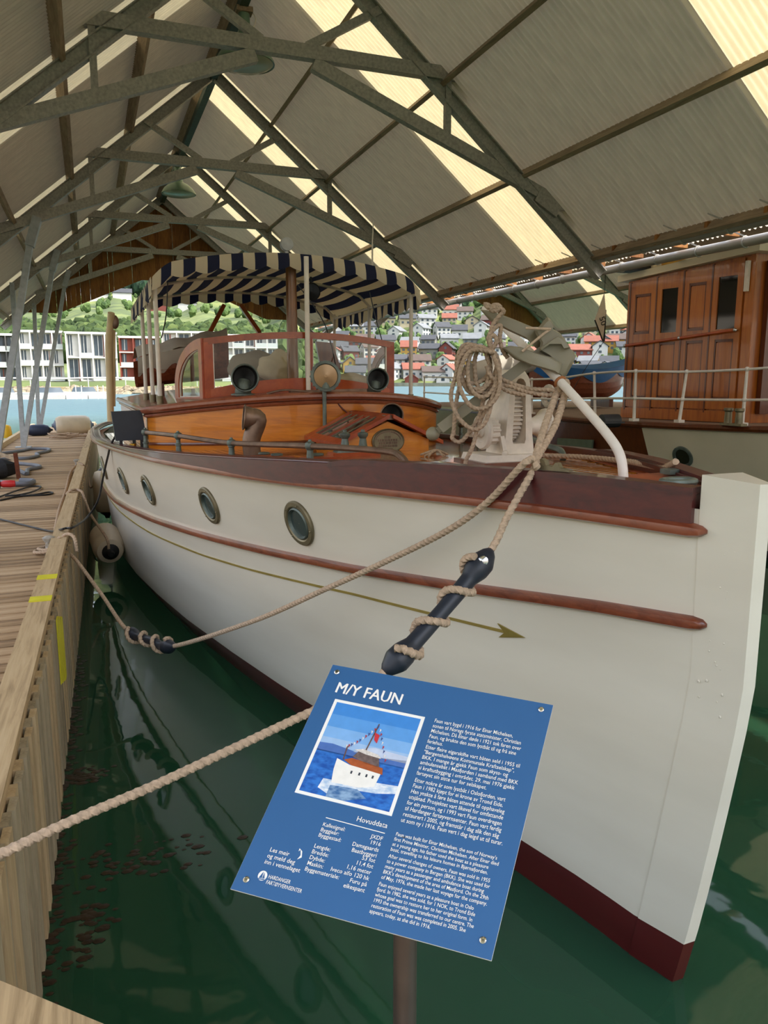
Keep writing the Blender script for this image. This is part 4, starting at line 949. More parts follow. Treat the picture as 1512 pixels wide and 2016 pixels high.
for k in range(26):
    a = math.pi * (.08 + .84 * k / 25); b.box(Mx @ Vector((.104 * math.cos(a), .104 * math.sin(a), .010)), (.006, .004, .012))
part('plaque_relief', b, M_COPPER, yacht, world=False)
# handrails with posts
def handrail(side):
    base = [(-1.376, 4.314, 352, 858), (-1.09, 3.552, 460, 872), (-.79, 2.542, 613, 878)]
    tops = []
    for x, s, u, v in base: tops.append(Vector((side * -x, s, bs(u, v, s).z)))
    e1 = bs(755, 888, 1.95); e2 = bs(790, 900, 1.75); e3 = bs(803, 919, 1.70)
    e0 = bs(286, 851, 5.05)
    P = [Vector((side * -e0.x, e0.y, e0.z))] + tops + [Vector((side * -e.x, e.y, e.z)) for e in (e1, e2, e3)]
    b = MB(); b.tube(cr(P, 8), .019, 10); hr = part('handrail', b, M_COPPER if side < 0 else M_GREENB, yacht, world=False)
    for p in tops + [P[0]]:
        zb_ = dkz(p.y, p.x); b = MB(); b.lathe([(.045, 0), (.045, .012), (.024, .02), (.02, .08), (.026, .085), (.026, .095), (.018, .1), (.017, p.z - zb_ - .03), (.03, p.z - zb_ - .015), (.034, p.z - zb_), (.03, p.z - zb_ + .02), (.012, p.z - zb_ + .03), (.01, p.z - zb_ + .04), (.001, p.z - zb_ + .04)], 12, Matrix.Translation((p.x, p.y, zb_))); part('rail_post', b, M_GREENB, hr, world=False)
handrail(-1); handrail(1)
# twin bitts
c = bz(697, 896, 1.9); zz = dkz(c.y, c.x)
b = MB(); b.box((c.x, c.y, zz + .015), (.34, .13, .03)); bt = part('bitts', b, M_RED, yacht, world=False)
b = MB(); b.box((c.x, c.y, zz + .042), (.28, .09, .025), taper=.85); part('bitt_base', b, M_GREENB, bt, world=False)
for d in (-.065, .065):
    b = MB(); b.lathe([(.045, .05), (.03, .07), (.022, .12), (.036, .14), (.036, .155), (.014, .165), (.014, .18), (.001, .18)], 14, Matrix.Translation((c.x + d, c.y, zz))); part('bitt_post', b, M_GREENB, bt, world=False)
for (u, v) in ((545, 899), (625, 906), (520, 893)):
    c = bz(u, v, 1.9); zz = dkz(c.y, c.x); b = MB(); b.box((c.x, c.y, zz + .012), (.22, .09, .024)); o_ = part('deck_plate', b, M_RED, yacht, world=False)
    b = MB(); b.tube([(c.x + .035 * math.cos(a), c.y + .035 * math.sin(a), zz + .04) for a in [k * .5236 for k in range(12)]], .008, 6, closed=True); part('ring_bolt', b, M_GREENB, o_, world=False)
# black sidelight screen with legs
c = bs(254, 840, 5.6)
b = MB(); pts = [bs(*p, 5.6) for p in ((219, 811), (279, 808), (290, 866), (228, 868))]
b.hexa(pts, [p + Vector((0, .12, 0)) for p in pts]); sb = part('sidelight_board', b, M_BLACKB, yacht, world=False)
for u in (238, 264, 279):
    b = MB(); p = bs(u, 866, 5.63); b.beam(p, Vector((p.x, p.y, dkz(5.6, p.x) - .02)), .03, .03); part('board_leg', b, M_BLACK, sb, world=False)
b = MB(); p = bs(262, 884, 5.5); b.lathe([(.03, -.05), (.035, 0), (.03, .05)], 10, Matrix.Translation(p)); part('brass_light', b, plain('brass', '#b08d3a', .3, .9), sb, world=False)
# ensign staff post on the left
b = MB(); b.tube(cr([bs(218, 830, 6.6), bs(216, 760, 6.6), bs(214, 680, 6.6), bs(217, 640, 6.55), bs(219, 616, 6.5)], 5), .035, 12); b.tube([bs(224, 800, 6.62), bs(224, 650, 6.62)], .018, 8); part('boat_davit', b, plain('cream post paint', '#c9b48d', .5, 0, .1), yacht, world=False)
b = MB(); b.ball(bs(226, 634, 6.55), .06, 10, 7, (.7, .7, 1.2)); part('davit_block', b, M_COPPER, yacht, world=False)
# windlass
WO = Vector((.0, 1.45, dkz(1.45)))
wl_pad = MB(); wl_pad.box(WO + Vector((-.07, .02, .012)), (.36, .34, .025)); wld = part('windlass', wl_pad, M_CABIND, yacht, world=False, label='white cast iron anchor windlass')
b = MB(); b.box(WO + Vector((-.07, .02, .04)), (.31, .27, .035), taper=.94); part('windlass_base', b, M_PINKW, wld, world=False)
out = [(-.1, .05), (.1, .05), (.094, .09), (.086, .14), (.08, .22), (.07, .32), (.066, .4), (.056, .45), (.033, .48), (0, .49), (-.033, .48), (-.056, .45), (-.066, .4), (-.07, .32), (-.08, .22), (-.086, .14), (-.094, .09)]
inn_ = [(-.033, .11), (.033, .11), (.04, .13), (.039, .18), (.036, .24), (.032, .32), (.034, .39), (.03, .42), (.016, .44), (0, .445), (-.016, .44), (-.03, .42), (-.034, .39), (-.032, .32), (-.036, .24), (-.039, .18), (-.04, .13)]
b = MB(); n = len(out); P = []
for s, k in ((-.06, .93), (-.045, 1), (.11, 1)):
    P += [WO + Vector((x * k, s, .26 + (z - .26) * k if k < 1 and z > .06 else z)) for x, z in out]
for s in (-.06, .11): P += [WO + Vector((x, s, z)) for x, z in inn_]
F_ = []
for i in range(n):
    j = (i + 1) % n
    F_ += [(i, j, 3 * n + j, 3 * n + i), (i, n + i, n + j, j), (n + i, 2 * n + i, 2 * n + j, n + j), (2 * n + i, 4 * n + i, 4 * n + j, 2 * n + j), (3 * n + i, 3 * n + j, 4 * n + j, 4 * n + i)]
b.add(P, F_); part('windlass_frame', b, M_PINKW, wld, world=False, smooth=50)
AX = Matrix.Rotation(math.pi / 2, 4, 'Y')
def gear(c, r, w_, nt_, mat, name, parent):
    b = MB(); prof = []
    for k in range(nt_ * 4):
        a = 2 * math.pi * (k + .5) / (nt_ * 4); rr = r if (k % 4) in (0, 1) else r * .87; prof.append((rr * math.cos(a), rr * math.sin(a)))
    b.prism(prof, Matrix.Translation(c) @ AX @ Matrix.Translation((0, 0, -w_ / 2)), w_); return part(name, b, mat, parent, world=False, smooth=20)
gear(WO + Vector((0, .12, .26)), .165, .06, 44, M_PINKW, 'main_gear', wld)
b = MB(); b.box(WO + Vector((0, .1, .27)), (.1, .1, .3)); part('gear_case', b, M_DARKIN, wld, world=False)
LZ = .175
b = MB(); b.lathe([(.001, 0), (.03, .004), (.034, .012), (.055, .012), (.06, .004), (.088, .004), (.095, .014), (.092, .028), (.05, .034)], 28, Matrix.Translation(WO + Vector((-.2, .0, LZ))) @ AX); part('brake_wheel', b, M_PINKW, wld, world=False)
gear(WO + Vector((-.135, .0, LZ)), .07, .045, 14, M_PINKW, 'ratchet', wld)
b = MB(); b.lathe([(.03, -.24), (.03, .0)], 12, Matrix.Translation(WO + Vector((0, .03, LZ))) @ AX); part('shaft', b, M_PINKW, wld, world=False)
b = MB(); b.lathe([(.045, .07), (.038, .1), (.045, .14), (.07, .19), (.09, .205), (.092, .215), (.04, .215), (.001, .215)], 24, Matrix.Translation(WO + Vector((0, .03, LZ + .02))) @ AX); part('warping_drum', b, M_PINKW, wld, world=False)
b = MB(); b.beam(WO + Vector((-.1, -.09, .06)), WO + Vector((-.105, -.06, .15)), .024, .02, up=(0, 1, 0)); b.ball(WO + Vector((-.1, -.09, .065)), .018, 10, 7); part('pawl', b, M_PINKW, wld, world=False)
b = MB(); b.lathe([(.03, -.15), (.03, -.08), (.02, -.07), (.02, .0)], 12, Matrix.Translation(WO + Vector((0, .05, .39))) @ AX); part('upper_shaft', b, M_PINKW, wld, world=False)
b = MB(); c = bz(955, 932, 1.99); b.ball((c.x, c.y, dkz(c.y) + .012), .06, 12, 6, (1, .45, .25)); part('chain_stopper', b, M_PINKW, yacht, world=False)
# davit
DP = [bx(u, v, -.03) for u, v in ((1228, 955), (1225, 915), (1218, 890), (1203, 865), (1170, 825), (1100, 748), (1040, 690), (955, 607))]
b = MB(); b.tube(cr(DP, 6), .0205, 16); part('anchor_davit', b, M_WHITEP, yacht, world=False)
b = MB(); q = bx(1103, 752, -.03); d_ = (DP[5] - DP[4]).normalized(); Mx = Matrix.Translation(q) @ d_.to_track_quat('Z', 'Y').to_matrix().to_4x4()
b.tube([Mx @ Vector((.025 * math.cos(a), .025 * math.sin(a), 0)) for a in [k * .5236 for k in range(12)]], .007, 8, closed=True); part('davit_collar', b, plain('rusty collar', '#a5683c', .7, .2, .2, 20), yacht, world=False)
b = MB(); b.lathe([(.05, 0), (.05, .01), (.034, .03)], 14, Matrix.Translation(DP[0] - Vector((0, 0, .02)))); part('davit_foot', b, M_WHITEP, yacht, world=False)
# fairleads and hawse ring
def chock(side, s):
    x = side * (shb(s) - .02); z = shz(s) + .03; b = MB()
    d = Vector((side * (shb(s + .1) - shb(s - .1)), .2, 0)).normalized(); n_ = Vector((d.y, -d.x, 0))
    Mx = Matrix((d, Vector((0, 0, 1)), n_)).transposed().to_4x4(); Mx.translation = Vector((x, s, z))
    k_ = .55
    b.prism([(x_ * k_, y_ * k_) for x_, y_ in [(-.17, 0), (.15, 0), (.15, .012), (.09, .02), (.07, .045), (.085, .07), (.07, .085), (.04, .07), (.025, .035), (-.03, .03), (-.05, .06), (-.07, .06), (-.09, .025), (-.17, .012)]], Mx @ Matrix.Translation((0, 0, -.015)), .03)
    part('fairlead', b, M_BRONZE, yacht, world=False)
chock(-1, .62)
b = MB(); c = bz(1335, 958, 2.0); b.tube([(c.x + .07 * math.cos(a), c.y + .045 * math.sin(a), dkz(c.y) + .03) for a in [k * .3927 for k in range(16)]], .014, 8, closed=True); part('hawse_ring', b, M_GREENB, yacht, world=False)
b = MB(); c = bx(1350, 928, .25); b.box((.2, .5, dkz(.5) + .03), (.07, .06, .02)); part('bow_chock', b, M_GREENB, yacht, world=False)
YACHT_FAIR = MB_BOAT @ Vector((-(shb(.66) + .01), .66, shz(.66) + .05))
# ================================================================== anchor, ropes (things of their own)
AN = Vector((.52, .86, 0)).normalized(); AP = bx(1060, 705, -.03) - AN * .09
def ap(u, v, off=0): return MB_BOAT @ bpl(u, v, AP + AN * off, AN)
c72 = lambda pts: [(820 + x / 3.6, 580 + y / 3.6) for x, y in pts]
ANW = (MB_BOAT.to_3x3() @ AN).normalized()
def pillow(b, poly, off, th, inset=.8):
    f = [ap(u, v, off) for u, v in poly]; c = sum(f, Vector()) / len(f); n = len(f)
    r0 = [c + (p - c) * inset - ANW * th / 2 for p in f]; r1 = [p - ANW * th * .25 for p in f]; r2 = [p + ANW * th * .25 for p in f]; r3 = [c + (p - c) * inset + ANW * th / 2 for p in f]
    o = len(b.v); b.v += r0 + r1 + r2 + r3
    for k in range(3):
        for i in range(n): b.f.append((o + k * n + i, o + k * n + (i + 1) % n, o + (k + 1) * n + (i + 1) % n, o + (k + 1) * n + i))
    b.f.append(tuple(o + i for i in reversed(range(n)))); b.f.append(tuple(o + 3 * n + i for i in range(n)))
anc = thing('anchor', 'olive grey ship anchor lashed over the white davit', 'anchor', ap(990, 790), 0)
b = MB(); b.beam(ap(868, 843, .02), ap(1070, 690, .02), .05, .088, up=ANW); part('shank', b, M_ANCHOR, anc)
b = MB(); b.beam(ap(848, 856, .02), ap(880, 836, .02), .03, .03, up=ANW); b.ball(ap(852, 854, .02), .035, 12, 8); part('shackle', b, M_ANCHOR, anc)
b = MB(); pillow(b, c72([(455, 110), (500, 112), (580, 135), (700, 180), (830, 235), (905, 280), (905, 345), (870, 400), (790, 320), (640, 250), (520, 185)]), .06, .07, .82); part('fluke', b, M_ANCHOR, anc, smooth=60)
b = MB(); pillow(b, c72([(608, 378), (660, 363), (740, 372), (850, 415), (960, 445), (1030, 490), (1010, 560), (930, 535), (800, 500), (690, 455)]), -.06, .07, .82); part('fluke', b, M_ANCHOR, anc, smooth=60)
b = MB(); pillow(b, c72([(835, 255), (870, 225), (900, 185), (925, 162), (945, 175), (960, 205), (962, 245), (1010, 270), (1050, 320), (1080, 380), (1110, 405), (1128, 435), (1100, 500), (1062, 570), (1030, 600), (985, 575), (1000, 500), (930, 440), (905, 425), (870, 405), (880, 340)]), .0, .13, .86); part('crown', b, M_ANCHOR, anc, smooth=60)
b = MB(); pillow(b, c72([(1000, 295), (1050, 320), (1090, 378), (1050, 385), (1030, 350), (940, 350), (880, 395), (870, 380), (930, 340)]), -.085, .03, .9); part('crown_rib', b, M_ANCHOR, anc, smooth=60)
b = MB(); b.tube([ap(1035, 646, -.085), ap(1085, 648, -.095), ap(1073, 655, -.095), ap(1028, 692, -.11)], .006, 8); part('lashing', b, M_ROPEL, anc)
def ropeobj(pix, off, r, label, name='rope', mat=None, n=10):
    b = MB(); P = [ap(p[0], p[1], off + (p[2] if len(p) > 2 else 0)) for p in pix]; b.rope(cr(P, n), r); return top(name, b, mat or M_ROPE, label, 'rope')
R_ = .0092
ropeobj([(968, 604), (955, 598), (962, 606), (975, 600), (985, 604), (978, 612), (965, 610), (975, 605), (992, 612), (985, 620), (970, 640), (965, 665, -.02), (968, 690, -.03), (962, 662, -.02), (985, 640), (984, 668), (990, 690), (1000, 705)], -.03, R_, 'tan rope knotted around the tip of the upper anchor fluke', 'lashing_rope')
pix = []
for k in range(6):
    cx, cy, rx, ry = ((932, 715, 32, 40), (940, 722, 36, 44), (950, 730, 30, 52), (944, 745, 40, 60), (958, 728, 24, 48), (935, 728, 30, 46))[k]
    for j in range(10):
        a = -math.pi / 2 + .25 - 2 * math.pi * j / 10 * (1 if k % 2 else 1); tpx = 966 if j == 0 else cx + rx * math.cos(a) + random.uniform(-2, 2)
        pix.append((tpx, (690 + k) if j == 0 else cy + ry * math.sin(a), -.02 * (k % 4)))
pix += [(966, 690), (963, 668), (972, 660), (978, 672), (968, 690)]
ropeobj(pix, -.06, R_, 'coil of tan rope hanging from the anchor', 'rope_coil', n=5)
ropeobj([(905, 700), (897, 740), (888, 775), (892, 800), (905, 825), (930, 845), (950, 838), (962, 815), (970, 780), (980, 755), (966, 740), (958, 720)], -.10, R_, 'long slack tan rope bight hanging below the coil', 'slack_rope')
ropeobj([(918, 720), (905, 760), (897, 800), (893, 850), (890, 862), (905, 870), (925, 850), (945, 815), (955, 780), (985, 742), (975, 770), (945, 830), (930, 880), (918, 905), (914, 925)], -.04, R_, 'tan rope trailing from the coil down to the deck', 'slack_rope')
ropeobj([(985, 745), (1000, 752), (1040, 765), (1085, 768), (1105, 776), (1118, 760), (1110, 748), (1098, 756), (1102, 774), (1080, 778), (1040, 772), (1010, 762), (985, 758), (1000, 770), (1035, 778)], -.07, R_, 'tan rope turns binding the anchor shank to the davit', 'lashing_rope')
# double line from the davit down to the fairlead
Fq = YACHT_FAIR
for d, lb in ((0, 'left strand of the doubled pale line from davit to fairlead'), (1, 'right strand of the doubled pale line from davit to fairlead')):
    a = ap(1098 + 16 * d, 768, -.05)
    mid = (a + Fq) / 2 + Vector((.03 * d - .01, 0, .0))
    b = MB(); b.rope(cr([a + Vector((0, 0, .04)), a, mid, Fq + Vector((.012 * d, .012 * d, .02)), Fq + Vector((.0, -.02, -.01))], 12), .014); top('mooring_line', b, M_ROPEL, lb, 'rope', 'doubled line from the davit')
# deck line lying along the right bulwark
P = [MB_BOAT @ Vector(p) for p in ((.18, 1.9, dkz(1.9) + .02), (.42, 1.5, dkz(1.5) + .02), (.46, 1.1, dkz(1.1) + .015), (.34, .72, dkz(.7) + .02), (.22, .5, dkz(.5) + .07))]
b = MB(); b.rope(cr(P, 14), .0125); top('deck_line', b, M_ROPEL, 'pale rope lying along the far bulwark behind the windlass', 'rope')
c = MB_BOAT @ bz(855, 896, 1.93); b = MB()
for k in range(5):
    a0 = k * 1.3; b.tube(cr([c + Vector((math.cos(a0) * .09, math.sin(a0) * .09, .0)), c + Vector((.02, .01 * k, .03)), c + Vector((math.cos(a0 + 2.4) * .1, math.sin(a0 + 2.4) * .08, .0))], 5), .007, 6)
top('rope_scrap', b, M_ROPE, 'small frayed rope scrap on the varnished deck', 'rope')
# mooring lines with rubber snubbers
def moor(pix, E0, E1, label, snub, slabel, r=.0135, sr=1.0, flip=1):
    nrm = (E1 - E0); nrm = Vector((nrm.y, -nrm.x, 0)).normalized()
    P = [at_pl(u, v, E0, nrm) for u, v in pix]; P = [Fq + Vector((.02, .01, .015)), E0] + P + [E1]
    path = resample(cr(P, 14), .01)
    b = MB(); b.rope(path, r); top('mooring_rope', b, M_ROPEL, label, 'rope')
    def near(u, v): q = at_pl(u, v, E0, nrm); return min(range(len(path)), key=lambda i: (path[i] - q).length)
    i0, i1 = sorted((near(*snub[0]), near(*snub[1])))
    S_ = path[i0:i1 + 1]; n = len(S_); R = []
    for i in range(n):
        t = i / (n - 1); e = min(t, 1 - t)
        R.append(sr * lerp_tab(e, [0, .03, .1, .17, .24, .5], [.012, .03, .052, .05, .034, .031]))
    t_ = thing('rubber_snubber', slabel, 'snubber', S_[n // 2], 0, 'rubber mooring snubbers')
    b = MB(); b.tube(S_, R, 16); part('body', b, M_BLACKB, t_, smooth=60)
    ctr = S_[int(n * .9)] if flip > 0 else S_[int(n * .1)]
    b = MB(); tv = (S_[-1] - S_[0]).normalized(); vw = (EYE - ctr).normalized(); Mx = Matrix.Translation(ctr + vw * .045 * sr) @ vw.to_track_quat('Z', 'Y').to_matrix().to_4x4()
    b.lathe([(.018, 0), (.02, .006), (.012, .01), (.001, .01)], 14, Mx); part('thimble', b, M_CHROME, t_)
    # three turns of the rope around the body
    H_ = []; tw = 0; axp = None
    turns = 3; m = 90; a0, a1 = int(n * .14), int(n * .86); nv = vw - tv * vw.dot(tv); nv.normalize(); bi = tv.cross(nv)
    for k in range(m + 1):
        f = k / m; i = int(a0 + (a1 - a0) * f); a = 2 * math.pi * turns * f + .6
        H_.append(S_[i] + (nv * math.cos(a) + bi * math.sin(a)) * (R[i] + r * .9))
    b = MB(); b.rope(H_, r); part('rope_turn', b, M_ROPEL, t_)
E1 = at_z(-130, 1745, 1.03)
t = thing('mooring_cleat', 'grey steel mooring cleat on the near end of the dock rail', 'cleat', E1 - Vector((0, 0, .03)), 0, 'mooring cleats on the dock')
b = MB(); b.lathe([(.045, -.03), (.045, -.015), (.03, 0), (.028, .06), (.045, .09), (.03, .1), (.001, .1)], 14, Matrix.Translation(E1)); part('post', b, M_STEEL, t)
b = MB(); b.tube([E1 + Vector((0, -.1, .05)), E1 + Vector((0, .1, .05))], .017, 8); part('cross_bar', b, M_STEEL, t)
moor([(1000, 1015), (963, 1088), (860, 1215), (758, 1322), (690, 1368), (605, 1405), (450, 1478), (300, 1548), (150, 1612), (0, 1682)], Fq + Vector((0, 0, -.01)), E1, 'tan mooring rope from the bow to the front dock passing behind the sign', ((968, 1082), (752, 1322)), 'large dark rubber snubber on the bow rope above the sign', sr=1.0, flip=-1)
E2 = c1 + Vector((.03, -.03, .14))
moor([(960, 988), (880, 1045), (760, 1105), (640, 1160), (500, 1222), (342, 1272), (300, 1262), (250, 1240), (200, 1170), (150, 1103), (125, 1082)], Fq + Vector((-.055, -.01, .012)), E2, 'tan mooring rope from the bow to the dock cleat', ((344, 1273), (249, 1238)), 'dark rubber snubber with rope turns hanging over the water', sr=1.0)
b = MB(); q = c1
b.rope(cr([q + Vector((.1, -.06, .16)), q + Vector((.0, -.08, .06)), q + Vector((-.09, 0, .05)), q + Vector((-.02, .09, .05)), q + Vector((.07, .02, .06)), q + Vector((.0, -.1, .04)), q + Vector((-.12, -.04, .03)), q + Vector((-.08, .1, .03)), q + Vector((.05, .1, .05)), q + Vector((.14, -.02, .17)), q + Vector((.22, -.15, .17)), q + Vector((.24, -.25, .05))], 12), .0135)
top('rope_turns', b, M_ROPEL, 'tan rope turned around the nearer dock cleat', 'rope')
# ================================================================== covered gear in the yacht's cockpit
def lump(c, r, sc3, label, name, mat, cat, amp=.1, fr=9):
    b = MB(); b.ball(MB_BOAT @ Vector(c), r, 28, 18, sc3, fn=lambda q: q * (1 + amp * math.sin(q.x * fr / r * .6 + 1) * math.cos(q.y * fr / r * .4) + amp * .6 * math.sin(q.z * fr / r * .9 + q.x * 3 / r)))
    return top(name, b, mat, label, cat, smooth=70)
c = bs(547, 722, 6.4); lump((c.x, 6.4, c.z - .02), .2, (1.05, .9, .95), 'beige canvas cover bunched behind the left windscreen pane', 'canvas_cover', M_CANVAS, 'cover')
c = bs(503, 722, 7.0); lump((c.x, 7.0, c.z - .02), .24, (1.35, 1, .85), 'grey striped canvas hump behind the left windscreen pane', 'canvas_cover', plain('grey striped canvas', '#a39c8e', .9, 0, .1, 6), 'cover', .04)
c = bs(690, 748, 6.3); lump((c.x, 6.3, c.z - .02), .24, (1.3, .8, .4), 'folded beige canvas behind the right windscreen pane', 'canvas_cover', M_CANVAS, 'cover')
b = MB(); p = [MB_BOAT @ bs(u, v, 6.8) for u, v in ((622, 672), (655, 675), (672, 728), (632, 726))]; nrm = Vector((0, .05, 0)); b.hexa(p, [q + nrm for q in p]); top('seat_back', b, M_CABIND, 'dark leather seat back standing behind the right windscreen pane', 'seat')
b = MB(); b.beam(MB_BOAT @ Vector((.5, 6.8, 2.2)), MB_BOAT @ Vector((.5, 6.8, 2.42)), .3, .3); top('helm_box', b, M_CABIND, 'dark helm box below the leather seat back', 'box')
# wooden dinghy under grey canvas on the left
dg = thing('dinghy', 'small varnished clinker dinghy under grey canvas beside the arched window', 'dinghy', MB_BOAT @ Vector((-.9, 7.9, 2.15)), BY)
def DG(t, f, side):     # t: 0 stern .. 1 bow along x ; f: 0 keel..1 gunwale
    w_ = .42 * (1 - .75 * max(0, (t - .35) / .65) ** 2.2) * (.85 + .15 * min(1, t / .3)); a = f * math.pi / 2
    return Vector((-1.42 + 1.12 * t, 7.9 + side * w_ * math.sin(a) ** .7, 2.32 + .12 * t + (.32 + .14 * t) * (1 - math.cos(a)) ** 1.0))
for side in (-1, 1):
    for k in range(6):
        b = MB(); b.grid(lambda u, v: DG(u, (k + v * 1.1) / 6, side) + Vector((0, side * .012 * (1 - v), 0)), 14, 2); part('strake', b, M_RED, dg, world=False) if False else None
        bb = MB(); bb.grid(lambda u, v: MB_BOAT @ (DG(u, min(1, (k + v * 1.08) / 6), side) + Vector((0, side * .014 * (1 - v), 0))), 14, 2); part('strake', bb, M_RUB, dg)
b = MB(); b.grid(lambda u, v: MB_BOAT @ (DG(u, 1, -1).lerp(DG(u, 1, 1), v) + Vector((0, 0, .03 + .13 * math.sin(math.pi * v) + .02 * math.sin(u * 19)))), 14, 10)
part('canvas_cover', b, M_CANVASG, dg)
b = MB(); b.grid(lambda u, v: MB_BOAT @ (DG(u * .55, 1 - .55 * v * (1 - .5 * abs(math.sin(u * 7))), -1) + Vector((0, -.03, .03))), 16, 6); part('canvas_side', b, M_CANVASG, dg)
for sx in (-1.15, -.6):
    b = MB(); p0 = MB_BOAT @ Vector((sx, 7.9, 2.1)); b.box(p0 + Vector((0, 0, .13)), (.08, .5, .28)); part('chock', b, M_CABIND, dg)
# ================================================================== the second boat, right
EY = [2.6, 3.2, 4, 5, 6, 7, 8, 9, 10.6, 13, 20]; EX = [10.6, 9.8, 9.1, 8.5, 8.05, 7.72, 7.45, 7.25, 7.12, 7.12, 7.5]; FL = [.02, .5, .95, 1.05, 1.05, 1.0, .92, .8, .65, .45, .3]
def ex(y): return cub_tab(y, EY, EX)
def ez(y): return 1.80 + .012 * max(0, 9 - y) ** 1.4
ship = thing('cabin_cruiser', 'large white hulled boat with a tall varnished wooden cabin', 'boat', (9.5, 9, 0))
M_HULL2 = plain('cream second hull paint', '#e6dcc6', .35, 0, .05, 2, coat=.2); M_BOOT2 = plain('dark hull bottom', '#231a1c', .5, 0, .1, 4)
def hx(y, z): f = max(0, min(1, z / ez(y))); return ex(y) + lerp_tab(y, EY, FL) * (1 - f ** .8)
def side_mesh(y0, y1, z0f, z1f, n=30, m=10):
    b = MB(); b.grid(lambda u, v: (hx(y0 + (y1 - y0) * u, z0f(y0 + (y1 - y0) * u) * (1 - v) + z1f(y0 + (y1 - y0) * u) * v), y0 + (y1 - y0) * u, z0f(y0 + (y1 - y0) * u) * (1 - v) + z1f(y0 + (y1 - y0) * u) * v), n, m); return b
part('hull', side_mesh(2.6, 9.15, lambda y: .12, lambda y: ez(y)), M_HULL2, ship, smooth=60)
part('hull_bottom', side_mesh(2.6, 20, lambda y: -.8, lambda y: .125), M_BOOT2, ship, smooth=60)
aft = part('aft_hull', side_mesh(9.15, 20, lambda y: .12, lambda y: ez(y)), M_CABIND, ship, smooth=60)
b = MB(); b.grid(lambda u, v: (2 * 10.6 - hx(2.6 + 17.4 * u, ez(2.6 + 17.4 * u) * v), 2.6 + 17.4 * u, ez(2.6 + 17.4 * u) * v), 24, 4); part('far_hull', b, M_HULL2, ship, smooth=60)
b = MB(); b.grid(lambda u, v: (ex(2.6 + 17.4 * u) * (1 - v) + (21.2 - ex(2.6 + 17.4 * u)) * v, 2.6 + 17.4 * u, ez(2.6 + 17.4 * u) + .01), 40, 6); part('deck', b, wood('grey brown teak deck', '#7d6350', '#a08672', (6, .5, 6), .8), ship)
b = MB(); P = [Vector((ex(y) - .01, y, ez(y) - .02)) for y in [2.7 + .35 * i for i in range(50)]]; b.tube(P, .045, 8); part('rubbing_strake', b, M_CABIND, ship)
for (y, z) in ((8.55, 1.36), (6.2, 1.42)):
    p = Vector((hx(y, z), y, z)); d1 = Vector((hx(y + .1, z) - hx(y - .1, z), .2, 0)).normalized(); up = Vector((hx(y, z + .1) - hx(y, z - .1), 0, .2)).normalized(); nv = up.cross(d1).normalized()
    if nv.x > 0: nv = -nv
    up = nv.cross(d1); Mx = Matrix((d1, up, nv)).transposed().to_4x4(); Mx.translation = p
    b = MB(); b.lathe([(.16, -.02), (.16, .012), (.15, .018), (.115, .016), (.11, -.01)], 28, Mx); pr = part('porthole', b, M_GREENB, ship)
    b = MB(); b.lathe([(.112, .0), (.001, .002)], 28, Mx); part('glass', b, plain('dark port glass', '#2b2a20', .1, 0, .1), pr)
b = MB(); p = [at_x(u, v, hx(11, 1.4) - .03) for u, v in ((1097, 862), (1166, 866), (1164, 888), (1096, 884))]; b.hexa(p, [q + Vector((.03, 0, 0)) for q in p]); wn = part('aft_window', b, plain('green tinted glass', '#5f6f62', .08, 0, .1), aft)
# cabin
CA, CC = Vector((8.32, 8.35, 0)), Vector((7.86, 10.42, 0)); WD = (CC - CA).normalized(); WN = Vector((-WD.y, WD.x, 0)); 
if WN.x > 0: WN = -WN
ZB = 1.82
def ztop(t): return 4.10 - .16 * t
def wpt(u, v, off=0): return at_pl(u, v, CA + WN * off, WN)
def wt(u, v=690): q = wpt(u, v); return (q - CA).dot(WD) / (CC - CA).length
def CW(t, z, off=0): q = CA + (CC - CA) * t + WN * off; return Vector((q.x, q.y, z))
cab = thing('ship_cabin', '', None) if False else None
b = MB(); far = Vector((12.6, 0, 0))
cr_ = [Vector((8.32, 8.35, 0)), Vector((12.9, 8.1, 0)), Vector((13.3, 10.4, 0)), Vector((7.86, 10.42, 0))]
b.hexa([Vector((p.x, p.y, ZB)) for p in cr_], [Vector((p.x, p.y, 4.10 if p.y < 9 else 3.94)) for p in cr_]); cabin = part('cabin', b, M_CABIN, ship, smooth=0)
def wbox(t0, t1, z0, z1, o0, o1, name, mat, parent=cabin):
    b = MB(); b.hexa([CW(t0, z0, o0), CW(t1, z0, o0), CW(t1, z1, o0), CW(t0, z1, o0)], [CW(t0, z0, o1), CW(t1, z0, o1), CW(t1, z1, o1), CW(t0, z1, o1)]); return part(name, b, mat, parent, smooth=0)
edges = [wt(u) for u in (1457, 1396, 1341, 1289, 1238)]
